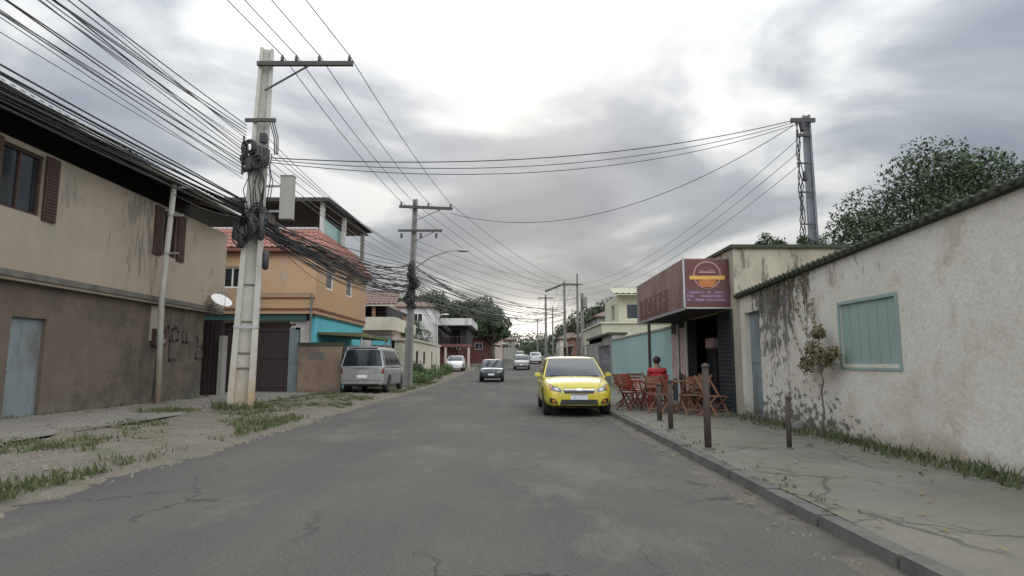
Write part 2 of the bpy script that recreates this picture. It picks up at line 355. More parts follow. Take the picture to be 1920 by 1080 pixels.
K['signpink'] = mat('sign_pale_pink', (.33, .17, .155), .5, amt=.3); K['signlilac'] = mat('sign_lilac', (.42, .24, .36), .5, amt=.3)
K['signbrown'] = mat('sign_dark_brown', (.09, .025, .015), .5, amt=.3)
K['rust'] = mat('dark_rusty_post', (.042, .036, .032), .85, (.075, .045, .03), 5, .8, bump=.4)
K['wood'] = mat('red_brown_bar_wood', (.15, .045, .03), .55, (.15, .065, .035), 5, 1, fine=.2)
K['wood2'] = mat('orange_brown_bar_wood', (.2, .085, .045), .6, (.22, .11, .06), 5, 1, fine=.2)
K['redplastic'] = plain('red_plastic', (.42, .035, .03), .4)
K['skin'] = plain('brown_skin', (.23, .12, .075), .6); K['hair'] = plain('black_hair', (.012, .01, .009), .7)
K['shirt'] = mat('red_shirt', (.38, .03, .03), .85); K['shorts'] = mat('dark_shorts', (.03, .035, .05), .9)
K['poster'] = mat('pinkish_poster', (.3, .13, .13), .5, (.45, .4, .38), 7, 1, fine=0)
K['bark'] = mat('bark', (.14, .115, .085), .95, (.08, .065, .05), 5, 1, bump=.8)
def leafmat(name, a, b, c):
    m = bpy.data.materials.new(name); m.use_nodes = True; t = m.node_tree; bs = t.nodes['Principled BSDF']
    bs.inputs['Roughness'].default_value = .65; bs.inputs['Specular IOR Level'].default_value = .25
    tcn = t.nodes.new('ShaderNodeTexCoord'); n = t.nodes.new('ShaderNodeTexNoise'); n.inputs['Scale'].default_value = 2.4; n.inputs['Detail'].default_value = 8
    n.inputs['Roughness'].default_value = .8
    t.links.new(tcn.outputs['Object'], n.inputs['Vector'])
    r = t.nodes.new('ShaderNodeValToRGB'); t.links.new(n.outputs['Fac'], r.inputs[0]); r.color_ramp.elements[0].position = .32; r.color_ramp.elements[0].color = (*a, 1)
    r.color_ramp.elements[1].position = .7; r.color_ramp.elements[1].color = (*c, 1); e = r.color_ramp.elements.new(.5); e.color = (*b, 1)
    t.links.new(r.outputs[0], bs.inputs['Base Color']); return m
K['leaf'] = leafmat('deep_green_leaves', (.018, .03, .014), (.035, .055, .022), (.065, .085, .035))
K['leaf_far'] = leafmat('greyish_green_leaves', (.025, .034, .02), (.045, .058, .032), (.08, .09, .05))
K['leaf_bright'] = leafmat('fresh_green_leaves', (.04, .075, .022), (.075, .12, .035), (.13, .18, .06))
K['leaf_dry'] = leafmat('dry_brown_green_leaves', (.09, .085, .04), (.15, .13, .065), (.23, .19, .1))
K['grass'] = leafmat('grass_blades', (.035, .05, .018), (.07, .085, .032), (.17, .15, .08))
K['grit'] = mat('rubble', (.17, .15, .125), .95, (.2, .18, .14), 6, 1)
K['tyre'] = plain('tyre_rubber', (.02, .02, .02), .85); K['rim'] = plain('alloy_rim', (.42, .42, .42), .35, .8)
K['trimblack'] = plain('black_plastic_trim', (.02, .02, .022), .5)
K['chrome'] = plain('chrome', (.6, .6, .6), .15, 1); K['lens'] = plain('headlight_lens', (.11, .11, .10), .12, 0, .3)
K['taillens'] = plain('tail_light_lens', (.13, .012, .01), .25, 0, .5); K['amber'] = plain('amber_lens', (.5, .17, .03), .3)
K['plate'] = plain('number_plate', (.62, .63, .66), .5); K['platetext'] = plain('plate_marks', (.06, .07, .16), .5)
K['carglass'] = mat('car_glass', (.03, .038, .042), .06, amt=.1, fine=0, spec=1.0); K['carglass'].node_tree.nodes['Principled BSDF'].inputs['IOR'].default_value = 1.55; K['tinted'] = mat('tinted_car_glass', (.012, .015, .017), .12, amt=.1, fine=0, spec=.35)
K['yellow'] = mat('taxi_yellow_paint', (.5, .41, .03), .32, (.44, .35, .035), 2.2, .8, dirt=(.36, .29, .06), dsc=1.6, dlo=.55, dhi=.72, fine=.06, coat=.6, low=(.2, .16, .06), lowz=.18); K['silver'] = mat('dusty_silver_paint', (.3, .3, .3), .45, (.2, .195, .185), 2, .8, metal=.35, coat=.4, fine=.06)
K['darkteal'] = plain('dark_blue_green_paint', (.015, .032, .036), .3, .2, .6); K['carwhite'] = plain('white_car_paint', (.6, .6, .6), .35, 0, .5)
K['cargrey'] = plain('grey_car_paint', (.2, .2, .21), .35, .3, .5)

def cracks(m, sx, sy, w0, w1, col, off=0, lo=.42, hi=.5, warp=.5):
    t = m.node_tree; b = t.nodes['Principled BSDF']; new, ln = t.nodes.new, t.links.new; prev = b.inputs['Base Color'].links[0].from_socket
    tc = new('ShaderNodeTexCoord'); n = new('ShaderNodeTexNoise'); n.inputs['Scale'].default_value = 2; n.inputs['Detail'].default_value = 5; ln(tc.outputs['Object'], n.inputs['Vector'])
    md = new('ShaderNodeVectorMath'); md.operation = 'MULTIPLY_ADD'; ln(n.outputs[1], md.inputs[0]); md.inputs[1].default_value = (warp, warp, 0); ln(tc.outputs['Object'], md.inputs[2])
    mp = new('ShaderNodeMapping'); mp.inputs['Scale'].default_value = (sx, sy, .01); mp.inputs['Location'].default_value = (off, off, 0); ln(md.outputs[0], mp.inputs[0])
    v = new('ShaderNodeTexVoronoi'); v.feature = 'DISTANCE_TO_EDGE'; v.inputs['Scale'].default_value = 1; ln(mp.outputs[0], v.inputs['Vector'])
    r = new('ShaderNodeMapRange'); ln(v.outputs['Distance'], r.inputs[0]); r.inputs[1].default_value = w0; r.inputs[2].default_value = w1; r.inputs[3].default_value = .85; r.inputs[4].default_value = 0
    n2 = new('ShaderNodeTexNoise'); n2.inputs['Scale'].default_value = .6; ln(tc.outputs['Object'], n2.inputs['Vector']); r2 = new('ShaderNodeMapRange'); ln(n2.outputs[0], r2.inputs[0]); r2.inputs[1].default_value = lo; r2.inputs[2].default_value = hi
    mm = new('ShaderNodeMath'); mm.operation = 'MULTIPLY'; ln(r.outputs[0], mm.inputs[0]); ln(r2.outputs[0], mm.inputs[1])
    x = new('ShaderNodeMix'); x.data_type = 'RGBA'; ln(mm.outputs[0], x.inputs[0]); ln(prev, x.inputs[6]); x.inputs[7].default_value = (*col, 1); ln(x.outputs[2], b.inputs['Base Color'])
cracks(K['paveR'], .75, .6, .006, .022, (.045, .045, .03))
cracks(K['paveR'], 2.6, 2.2, .01, .04, (.06, .058, .042), off=7, lo=.52, hi=.58)
cracks(K['paveL'], .6, .5, .006, .022, (.05, .045, .03), off=3)
mould(K['paveR'], 12, 14, .2, .53, 1.3, (.27, .25, .2), off=61, stz=1, zdir=0, hard=5, amt=.3)
mould(K['wallA'], 12.35 - 9, 1.15, 2.8, .335, 9, (.07, .066, .055), off=3, stz=1.8)
mould(K['wallA'], 11.75 - 9, .13, 2.3, .38, 9, (.1, .095, .085), off=8, stz=8)
mould(K['wallA'], 11.6 - 9, 1.5, 2.6, .52, 19, (.1, .09, .07), off=14, stz=2.5)
mould(K['wallA'], 8.6 - 9, 2.6, .9, .44, 2.2, (.38, .3, .22), off=41, stz=1, zdir=-.8, hard=6, amt=.4)
mould(K['wallA'], 8.6 - 9, 4, 2.4, .5, 1.6, (.42, .42, .38), off=47, stz=1, zdir=.3, hard=5, amt=.7)
mould(K['wallA'], 12.6 - 9, .7, 2.9, .36, 4, (.13, .125, .11), off=71, stz=1.5, hard=8, amt=.7)
mould(K['wallA'], 11 - 9, 3.2, 2.95, .45, 5, (.12, .11, .09), off=77, stz=3, zdir=2.2, hard=14, amt=.7)
mould(K['wallA'], 10.85 - 9, .35, 1.6, .50, 7, (.15, .135, .09), off=17, stz=1)
mould(K['wallA'], 11.6 - 9, 3.0, .05, .42, 6, (.07, .068, .05), off=21, stz=.8, zdir=-1.6)
mould(K['wallB1'], 19 - 17, 14, 4.4, .49, 1.2, (.27, .25, .17), off=15, stz=1.6, zdir=.1, hard=6, amt=.6)
mould(K['wallB1'], 19 - 17, 14, 5.2, .555, 2.2, (.21, .185, .15), off=5, stz=3, zdir=.3)
mould(K['wallB1'], 17.2 - 17, 2.0, 4.2, .50, 5, (.17, .15, .12), off=6, stz=5, zdir=.6)
mould(K['wallB1'], 22 - 17, 2.4, 2.8, .45, 5, (.12, .12, .09), off=9, stz=1, zdir=-.9)
mould(K['wallB1low'], 20.5 - 17, 6, 2.75, .44, 2.2, (.045, .05, .035), off=2, stz=1.2, zdir=-3.6, hard=7, amt=.8)
mould(K['wallB1low'], 17 - 17, 9, .25, .43, 1.6, (.06, .055, .042), off=12, stz=1, zdir=-1.6, hard=7, amt=.75)
mould(K['wallB1low'], 18 - 17, 7, 1.9, .53, 1.1, (.28, .2, .13), off=33, stz=1, zdir=.05, hard=6, amt=.3)
mould(K['orange'], 26 - 26, 3.5, 5.6, .54, 2.4, (.33, .26, .19), off=4, stz=4, zdir=.3)
mould(K['wallC'], 14.3 - 17, 3, 1.1, .53, 3, (.1, .095, .07), off=4, stz=4, zdir=.5)

# ------------------------------------------------------------------ terrain and road
def bend(y): return .0011 * max(0, y - 42) ** 2
def smooth(a, b, x):
    t = min(max((x - a) / (b - a), 0), 1); return t * t * (3 - 2 * t)
def gz(x, y):
    t = max(0, y - 36)
    z = .030 * (t - 8 * (1 - math.exp(-t / 8))) if t else 0
    z = min(z, 3.4)
    d = abs(x + 1.2 - bend(min(y, 160)))
    z += 5.5 * smooth(11, 45, d) * smooth(40, 85, y) + 7 * smooth(165, 330, y) + 10 * smooth(30, 120, abs(x)) * smooth(60, 260, y)
    return z
YS = [-12 + .8 * i for i in range(76)] + [49 + 2 * i for i in range(56)]
def strip(name, xl, xr, nx, dz, m, y0=-12, y1=160, disp=None, fine=0):
    mb = MB(); ys = [y for y in YS if y0 <= y <= y1]
    if fine: ys = [y for y in ys if y < 3] + [3 + fine * i for i in range(int(32 / fine))] + [y for y in ys if y > 35]
    rows = []
    for y in ys:
        a, b = xl(y), xr(y)
        rows.append([(a + (b - a) * i / nx, y, gz(0 + bend(y), y) + dz + (disp(a + (b - a) * i / nx, y, i / nx) if disp else 0)) for i in range(nx + 1)])
    n = 0
    for r in rows: mb.v += [Vector(p) for p in r]
    for j in range(len(rows) - 1):
        for i in range(nx):
            k = j * (nx + 1) + i
            mb.f.append((k, k + 1, k + nx + 2, k + nx + 1)); mb.m.append(0)
    o = mb.build(name, m, smooth=True, fix=False); tag(o, kind='structure'); return o
XL = lambda y: -4.8 + bend(y)
XR = lambda y: 2.4 + bend(y)
mb = MB()
gx = [-900, -400, -200, -120, -80] + [-60 + 3 * i for i in range(41)] + [80, 120, 200, 400, 900]
gy = [-60, -30, -12] + [-8 + 4 * i for i in range(50)] + [200, 215, 230, 250, 280, 310, 340, 400, 600, 1500]
for y in gy:
    for x in gx: mb.v.append(Vector((x, y, gz(x, y) - .06)))
W_ = len(gx)
for j in range(len(gy) - 1):
    for i in range(W_ - 1):
        k = j * W_ + i; mb.f.append((k, k + 1, k + W_ + 1, k + W_)); mb.m.append(0)
tag(mb.build('ground', K['ground'], smooth=True, fix=False), kind='structure')
strip('road', lambda y: XL(y) - .35, XR, 8, 0, K['asphalt'])
def vdisp(x, y, f):
    nz = noise.noise(Vector((x * .9, y * .5, 0))); n2 = noise.noise(Vector((x * 3, y * 3, 5)))
    e = smooth(0, .25, 1 - f)      # f=1 is the road side
    n3 = noise.noise(Vector((x * 7, y * 7, 1))) + .5 * noise.noise(Vector((x * 15, y * 15, 3)))
    return -.035 + e * .12 + (nz * .05 + n2 * .035 + n3 * .018) * (.5 + e)
strip('verge', lambda y: -7.8 + bend(y), lambda y: XL(y) + .7, 60, 0, K['dust'], disp=vdisp, fine=.12)
def gdisp(x, y, f):
    n = noise.noise(Vector((x * 2, y * .8, 9))) + .5 * noise.noise(Vector((x * 6, y * 4, 4)))
    return -.014 + .026 * smooth(.2, 1, f) + n * .014
strip('gutter_dirt', lambda y: XR(y) - .6, lambda y: XR(y) + .05, 14, 0, K['gutter'], disp=gdisp, fine=.15, y1=60)
strip('left_pavement', lambda y: -11.2 + bend(y), lambda y: -7.6 + bend(y), 3, .115, K['paveL'], y1=46)
strip('left_yard', lambda y: -22 + bend(y), lambda y: -10.9 + bend(y), 2, .10, K['paveL'], y1=46)
strip('right_pavement', lambda y: XR(y) + .16, lambda y: 5.45 + bend(y), 22, .11, K['paveR'], y1=130, fine=.2, disp=lambda x, y, f: .012 * noise.noise(Vector((x * .8, y * .6, 31))) - .02 * max(0, noise.noise(Vector((x * 1.7, y * 1.3, 37))) - .25))
mb = MB()
ys = [y for y in YS if y <= 130]
y = -12.0
while y < 60:
    jx, jz = rnd.uniform(-.012, .012), rnd.uniform(-.012, .008)
    x0 = XR(y) + jx; zt = gz(bend(y), y) + .115 + jz
    x1 = XR(y + .97) + jx; zt1 = gz(bend(y + .97), y + .97) + .115 + jz
    mb.hexa([(x0, y, zt - .2), (x0 + .165, y, zt - .2), (x1 + .165, y + .97, zt1 - .2), (x1, y + .97, zt1 - .2)],
            [(x0 + .02, y, zt), (x0 + .165, y, zt), (x1 + .165, y + .97, zt1), (x1 + .02, y + .97, zt1)])
    y += 1.0
tag(mb.build('kerb', K['kerb']), kind='structure')
def fdisp(x, y, f):
    n = noise.noise(Vector((x * 2.4, y * 1.1, 19))) + .6 * noise.noise(Vector((x * 8, y * 7, 14)))
    return .105 - .02 + .05 * smooth(.25, 1, f) + n * .02
strip('wall_foot_dirt', lambda y: 4.75 + bend(y), lambda y: 5.32 + bend(y), 14, 0, K['gutter'], disp=fdisp, fine=.12, y1=34)

# debris and grass on the verge
def patchy(x, y): return noise.noise(Vector((x * .55, y * .4, 2.2))) + .35 * noise.noise(Vector((x * 2, y * 2, 8)))
mb = MB()
for i in range(4200):
    y = rnd.uniform(4, 42) if i % 2 else rnd.uniform(7, 20); x = rnd.uniform(-7.6, -4.3) if rnd.random() < .85 else rnd.uniform(-10.5, -7.5)
    r = rnd.uniform(.008, .034) * (1.4 if rnd.random() < .08 else 1); z = (.07 if x < -5.2 else .0) + (.05 if x < -7.6 else 0)
    a = rnd.random() * 3
    p = [Vector((math.cos(a + k * 1.57) * r * rnd.uniform(.6, 1.3), math.sin(a + k * 1.57) * r * rnd.uniform(.6, 1.3), 0)) for k in range(4)]
    c = Vector((x, y, z)); mb.hexa([c + q for q in p], [c + q * .6 + Vector((0, 0, r * .9)) for q in p])
for i in range(900):
    y = rnd.uniform(4, 20); x = 5.2 - abs(rnd.gauss(0, .25)) if i % 2 else XR(y) - abs(rnd.gauss(0, .18)); z = .12 if x > 3 else -.004; r = rnd.uniform(.005, .018); a = rnd.random() * 3
    p = [Vector((math.cos(a + k * 1.57) * r * rnd.uniform(.6, 1.3), math.sin(a + k * 1.57) * r * rnd.uniform(.6, 1.3), 0)) for k in range(4)]
    c = Vector((x, y, z)); mb.hexa([c + q for q in p], [c + q * .6 + Vector((0, 0, r * .9)) for q in p])
tag(mb.build('rubble', K['grit'], fix=False), 'small stones and rubble scattered over the verges and wall foot', 'rubble', kind='stuff')
def blades(mb, x, y, z, n, h, spread):
    for k in range(n):
        a = rnd.random() * 6.28; r = spread * math.sqrt(rnd.random()); bx, by = x + r * math.cos(a), y + r * math.sin(a)
        hh = h * rnd.uniform(.5, 1.2); t = rnd.random() * 6.28; wd = rnd.uniform(.006, .014) * (1 + h * 2)
        lean = Vector((math.cos(t), math.sin(t), 0)) * hh * rnd.uniform(.1, .7); sd_ = Vector((-math.sin(t + 1), math.cos(t + 1), 0)) * wd
        p0 = Vector((bx, by, z - .02)); p1 = p0 + lean * .35 + Vector((0, 0, hh * .6)); p2 = p0 + lean + Vector((0, 0, hh))
        mb.q([p0 - sd_, p0 + sd_, p1 + sd_ * .7, p1 - sd_ * .7]); mb.q([p1 - sd_ * .7, p1 + sd_ * .7, p2])
mb = MB()
for i in range(11000):
    y = 5 + 37 * rnd.random() ** 1.3; x = rnd.uniform(-7.9, -4.7)
    if patchy(x, y) < -.1: continue
    blades(mb, x, y, .06, 5, rnd.uniform(.04, .15), .1)
for i in range(70): 
    a = rnd.random() * 6.28; blades(mb, -7.2 + math.cos(a) * rnd.uniform(.35, .75), 16.3 + math.sin(a) * rnd.uniform(.3, .7), .07, 14, rnd.uniform(.12, .3), .13)
for i in range(60): blades(mb, rnd.gauss(-8.4, .35), rnd.gauss(15.2, .25), .11, 12, rnd.uniform(.08, .16), .12)
for i in range(150): blades(mb, 5.2 + rnd.uniform(-.2, .03), rnd.uniform(6, 13), .11, 7, rnd.uniform(.04, .15), .08)
for i in range(200): blades(mb, 5.1 + rnd.uniform(-.35, .1), rnd.uniform(5, 14), .12, 4, rnd.uniform(.04, .22), .12)
for i in range(260): blades(mb, 2.60 + rnd.uniform(-.12, .25), rnd.uniform(5, 30), .11, 3, rnd.uniform(.03, .07), .05)
for i in range(200): blades(mb, rnd.uniform(-11.0, -10.6), rnd.uniform(11, 22), .115, 5, rnd.uniform(.04, .12), .07)
tag(mb.build('grass', K['grass'], fix=False), 'patches of weedy grass along the roadside verges', 'grass', kind='stuff')

mb = MB()
for i in range(900):
    if i % 3 == 0: x, y, z = rnd.uniform(2.6, 5.25), rnd.uniform(4, 20), .118
    elif i % 3 == 1: x, y, z = 5.28 - abs(rnd.gauss(0, .25)), rnd.uniform(5, 14), .118
    else: x, y, z = rnd.uniform(2.1, 2.39) if rnd.random() < .5 else rnd.uniform(-7.4, -4.9), rnd.uniform(5, 30), .012
    if x < -4: z = .1
    a = rnd.random() * 6.28; r = rnd.uniform(.015, .045); u = Vector((math.cos(a), math.sin(a), rnd.uniform(-.1, .3))) * r; v = Vector((-math.sin(a), math.cos(a), rnd.uniform(-.1, .3))) * r * .5; c = Vector((x, y, z + .012))
    mb.q([c - u, c + v, c + u, c - v])
tag(mb.build('fallen_leaves', K['leaf_dry'] if 'leaf_dry' in K else K['dust'], fix=False), 'dry leaves and bits of litter scattered on the pavements', 'litter', kind='stuff')
# ------------------------------------------------------------------ foliage
def leaves(mb, c, r, n, size, shell=.5, flat=1.0):
    c = Vector(c)
    for k in range(n):
        d = Vector((rnd.gauss(0, 1), rnd.gauss(0, 1), rnd.gauss(0, 1))).normalized()
        q = (shell + (1 - shell) * rnd.random()) ** .7
        p = c + Vector((d.x * r[0], d.y * r[1], d.z * r[2])) * q * (1 + .25 * noise.noise(d * 2.3 + c))
        nrm = (d + Vector((rnd.gauss(0, .7), rnd.gauss(0, .7), rnd.gauss(0, .7) + .3))).normalized()
        a = nrm.cross(Vector((rnd.random() - .5, rnd.random() - .5, rnd.random() - .5))).normalized(); b = nrm.cross(a)
        s = size * rnd.uniform(.55, 1.4)
        mb.q([p - a * s, p + b * s * .45 - a * s * .1, p + a * s, p - b * s * .45 + a * s * .1])
def tree(name, label, x, y, h, cr, clumps, n, size, m, group=None, seed=1, trunk_r=.18, low=.35, cat='tree', z0=None):
    global rnd
    keep = rnd; rnd = random.Random(seed)
    z = (gz(x, y) - .05) if z0 is None else z0
    t = thing(name, label, cat, (x, y, z), 0, group)
    tr = MB(); cw = MB(); base = Vector((x, y, z)); top = base + Vector((rnd.uniform(-.3, .3), rnd.uniform(-.3, .3), h * .62))
    tr.tube([base, base.lerp(top, .33) + Vector((rnd.uniform(-.1, .1), 0, 0)), base.lerp(top, .66), top], [trunk_r, trunk_r * .8, trunk_r * .6, trunk_r * .35], 8)
    for i in range(clumps):
        a = i * 2.4 + rnd.random(); f = math.sqrt((i + .5) / clumps); zz = z + h * (low + (1 - low) * (1 - .75 * f * f) * rnd.uniform(.72, .95))
        g_ = .72 if clumps < 30 else rnd.uniform(.6, .98); c = Vector((x + cr * g_ * f * math.cos(a), y + cr * g_ * f * math.sin(a), zz)); s = cr * rnd.uniform(.3, .48) * (1 if clumps < 30 else rnd.uniform(.55, .85))
        leaves(cw, c, (s, s, s * .72), n // clumps, size)
        st = base.lerp(top, rnd.uniform(.5, .98)); mid = st.lerp(c, .55) + Vector((0, 0, -.1 * cr))
        tr.tube([st, mid, c], [trunk_r * .4, trunk_r * .25, trunk_r * .1], 5)
    tr.build('trunk', K['bark'], t, smooth=True); cw.build('crown', m, t, fix=False)
    rnd = keep; return t
def shrub(name, label, c, r, n, size, m, group=None, cat='shrub', k=5):
    x, y, z = c; t = thing(name, label, cat, (x, y, z), 0, group); f = MB(); s = MB()
    for i in range(k):
        p = Vector((x + rnd.uniform(-.6, .6) * r[0], y + rnd.uniform(-.6, .6) * r[1], z + r[2] * rnd.uniform(.35, 1.0)))
        leaves(f, p, (r[0] * .55, r[1] * .55, r[2] * .5), n // k, size, .3); s.tube([(x, y, z - .03), p], [.02, .008], 4)
    f.build('foliage', m, t, fix=False); s.build('stem', K['bark'], t); return t

# ------------------------------------------------------------------ cables
def sag(a, b, s, n=22, wob=0):
    a, b = Vector(a), Vector(b); r = []
    for i in range(n + 1):
        t = i / n; p = a.lerp(b, t); p.z -= s * 4 * t * (1 - t)
        if wob: p += Vector((rnd.uniform(-wob, wob), 0, rnd.uniform(-wob, wob)))
        r.append(p)
    return r
def cable(a, b, s, r, label, group, m='cable', name='power_cable', cat='cable', wob=0, n=22):
    mb = MB(); mb.tube(sag(a, b, s, n, wob), r, 5); o = mb.build(name, K[m], smooth=True); return tag(o, label, cat, group)

# ================================================================== BUILDINGS, left side
def tiled(mb, a, b, c, d, n, rows=1, h=.05, m=0):
    """roof slope with rolls: a,b along the eave, d,c along the ridge"""
    a, b, c, d = map(Vector, (a, b, c, d)); nn = (b - a).cross(d - a).normalized()
    if nn.z < 0: nn = -nn
    S = n * 6; n0 = len(mb.v); V = rows * 2
    for j in range(V + 1):
        t = (j // 2 + (j % 2) * .999) / rows if j < V else 1
        step = .03 if j % 2 == 0 else 0
        for i in range(S + 1):
            s = i / S; p = (a.lerp(b, s)).lerp(d.lerp(c, s), min(t, 1))
            mb.v.append(p + nn * (h * abs(math.sin(math.pi * s * n)) + step))
    for j in range(V):
        for i in range(S):
            k = n0 + j * (S + 1) + i; mb.f.append((k, k + 1, k + S + 2, k + S + 1)); mb.m.append(m)
    mb.q([a - nn * .06, b - nn * .06, c - nn * .06, d - nn * .06], m)
    mb.q([a - nn * .06, b - nn * .06, b + nn * .01, a + nn * .01], m)
    return mb
def window(parent, axis, p, a0, a1, z0, z1, frame='white', pane='glass', out_=1, mull=1, dep=.08, name='window', fw=.06):
    """framed window in a hole; out_ is the sign of the outward side on that axis"""
    P = (lambda d, a, z: (d, a, z)) if axis == 'x' else (lambda d, a, z: (a, d, z))
    f = MB()
    def bx(d0, d1, b0, b1, y0, y1):
        q0, q1 = P(d0, b0, y0), P(d1, b1, y1); f.box(q0[0], q1[0], q0[1], q1[1], q0[2], q1[2])
    o = out_; d0, d1 = p - o * .05, p + o * .025
    bx(d0, d1, a0, a1, z0, z0 + fw); bx(d0, d1, a0, a1, z1 - fw, z1)
    bx(d0, d1, a0, a0 + fw, z0 + fw, z1 - fw); bx(d0, d1, a1 - fw, a1, z0 + fw, z1 - fw)
    for k in range(mull):
        c = a0 + (a1 - a0) * (k + 1) / (mull + 1); bx(d0 + o * .01, d1 - o * .01, c - fw * .4, c + fw * .4, z0 + fw, z1 - fw)
    w_ = f.build(name, K[frame], parent)
    g = MB(); q0, q1 = P(p - o * .04, a0 + fw, z0 + fw), P(p - o * .025, a1 - fw, z1 - fw); g.box(q0[0], q1[0], q0[1], q1[1], q0[2], q1[2])
    pn = g.build('pane', K[pane]); pn.parent = w_
    pn.data.transform(Matrix.Translation(-wloc(w_)))
    return w_

# --- beige two-storey house at the left edge
t = thing('rendered_house', 'two-storey beige house with brown shutters and graffiti on its stained lower wall', 'house', (-10.8, 17, .1))
XU, XLW = -10.62, -10.8
yA, yB = at(289, 420, X=XU - .0).y, at(347, 420, X=XU).y; zs0, zs1 = at(318, 482, X=XU).z, at(318, 398, X=XU).z
ym = (yA + yB) / 2
mb = MB(); grid_wall(mb, 'x', XU - .2, .2, 8, 22.3, 3.2, 6.05, [(yA + .38, yB - .38, zs0, zs1), (12.2, 13.4, zs0, zs1)])
mb.box(-16, XU - .2, 22.1, 22.3, 3.2, 6.05); mb.box(-16, XU - .003, 8, 22.297, 3.05, 3.2)
mb.build('upper_wall', K['wallB1'], t)
mb = MB(); grid_wall(mb, 'x', XLW - .2, .2, 8, 21.3, 0, 3.05, [(13.1, 14.1, .1, 2.3)]); mb.box(-16, XLW - .2, 21.1, 21.3, 0, 3.05)
mb.build('lower_wall', K['wallB1low'], t)
mb = MB(); mb.box(XU - .02, XU + .05, 8, 22.3, 3.12, 3.26); mb.build('floor_band', K['stain'], t)
window(t, 'x', XU - .1, yA + .38, yB - .38, zs0, zs1, 'shutter', 'glass', 1, 1)
window(t, 'x', XU - .1, 12.2, 13.4, zs0, zs1, 'shutter', 'glass', 1, 1)
for a, b in ((yA, yA + .42), (yB - .42, yB), (11.8, 12.2), (13.4, 13.8)):
    s = MB(); s.box(XU + .004, XU + .05, a, b, zs0 - .05, zs1 + .05)
    z = zs0
    while z < zs1 - .06: s.box(XU + .05, XU + .065, a + .05, b - .05, z, z + .035); z += .075
    s.build('shutter', K['shutter'], t)
d = MB(); d.box(XLW - .15, XLW - .1, 13.1, 14.1, .1, 2.3); dd = d.build('door', K['greydoor'], t)
for yy in (13.35, 13.6, 13.85):
    pass
h = MB(); h.ball((XLW - .08, 13.2, 1.15), .03, .03, .03); hh = h.build('handle', K['steel']); hh.parent = dd; hh.data.transform(Matrix.Translation(-wloc(dd)))
# roof over a dark open loft
mb = MB(); tiled(mb, (-9.75, 7.5, 6.62), (-9.75, 22.2, 6.62), (-16, 22.2, 8.4), (-16, 7.5, 8.4), 60, 12, .035)
rf = mb.build('roof', K['sheet'], t)
g = MB(); g.box(-9.78, -9.66, 7.5, 22.25, 6.5, 6.62); gg = g.build('gutter', K['white']); gg.parent = rf; gg.data.transform(Matrix.Translation(-wloc(rf)))
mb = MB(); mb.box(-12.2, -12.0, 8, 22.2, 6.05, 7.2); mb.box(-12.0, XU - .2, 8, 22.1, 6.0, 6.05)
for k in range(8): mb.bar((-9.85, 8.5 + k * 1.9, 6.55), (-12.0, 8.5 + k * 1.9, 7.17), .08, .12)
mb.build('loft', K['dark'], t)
# graffiti strokes
mb = MB()
def stroke(pts, wd=.1):
    for a, b in zip(pts, pts[1:]):
        (y0, z0), (y1, z1) = a, b; dy, dz = y1 - y0, z1 - z0; l = math.hypot(dy, dz); ny, nz = -dz / l * wd / 2, dy / l * wd / 2
        ey, ez = dy / l * wd * .3, dz / l * wd * .3
        X = XLW + .004
        mb.q([(X, y0 + ny - ey, z0 + nz - ez), (X, y1 + ny + ey, z1 + nz + ez), (X, y1 - ny + ey, z1 - nz + ez), (X, y0 - ny - ey, z0 - nz - ez)])
def G(*p): return [(lambda q: (q.y, q.z))(at(a, b, X=XLW)) for a, b in p]
stroke(G((311, 615), (316, 612), (318, 640), (316, 676), (329, 675)))
stroke(G((322, 638), (323, 618), (330, 614), (334, 622), (333, 638), (323, 640)))
stroke(G((342, 622), (342, 642), (350, 642), (350, 622)))
stroke(G((366, 630), (371, 636), (366, 672), (379, 675), (380, 660)), .09)
stroke(G((371, 648), (378, 652), (372, 664)), .05)
stroke(G((354, 640), (355, 672)), .05)
stroke(G((336, 650), (337, 668)), .04)
mb.build('graffiti', K['gate'], t)
mb = MB(); p0, p1 = at(281, 648, X=XLW), at(305, 618, X=XLW)
mb.box(XLW + .002, XLW + .16, p0.y, p1.y, p0.z, p1.z); o = mb.build('meter_box', K['shutter'], t, bevel=.01)
mb = MB(); mb.box(XLW + .16, XLW + .17, p0.y + .15, p0.y + .4, p0.z + .12, p1.z - .15); mb.box(XLW + .16, XLW + .17, p1.y - .35, p1.y - .1, p0.z + .08, p1.z - .3)
q = mb.build('meter_window', K['box_grey']); q.parent = o; q.data.transform(Matrix.Translation(-wloc(o)))
mb = MB(); mb.box(XLW + .003, XLW + .03, at(281, 600, X=XLW).y, at(306, 600, X=XLW).y, 1.95, 3.0); mb.build('patch_panel', K['wallB1'], t)
# dish
t = thing('satellite_dish', 'white satellite dish on the corner of the beige house', 'satellite dish', (XU + .25, 21.3, 3.2))
c = Vector((XU + .42, 21.2, 3.42)); mb = MB(); nd = Vector((.55, -.35, .75)).normalized(); u = nd.cross(Vector((0, 0, 1))).normalized(); v = u.cross(nd)
rings = []
for i in range(6):
    r = .36 * i / 5; rings.append([c + (u * math.cos(k * .3927) + v * math.sin(k * .3927)) * r + nd * (r * r * .6) for k in range(16)])
for i in range(5):
    for k in range(16):
        mb.q([rings[i][k], rings[i][(k + 1) % 16], rings[i + 1][(k + 1) % 16], rings[i + 1][k]])
mb.build('reflector', K['white'], t, smooth=True)
mb = MB(); mb.tube([(XU, 21.3, 3.3), (XU + .3, 21.25, 3.3), c], .02, 6); mb.tube([c - v * .3, c + nd * .4], .01, 5); mb.ball(c + nd * .42, .04, .04, .04); mb.build('bracket', K['steel'], t)
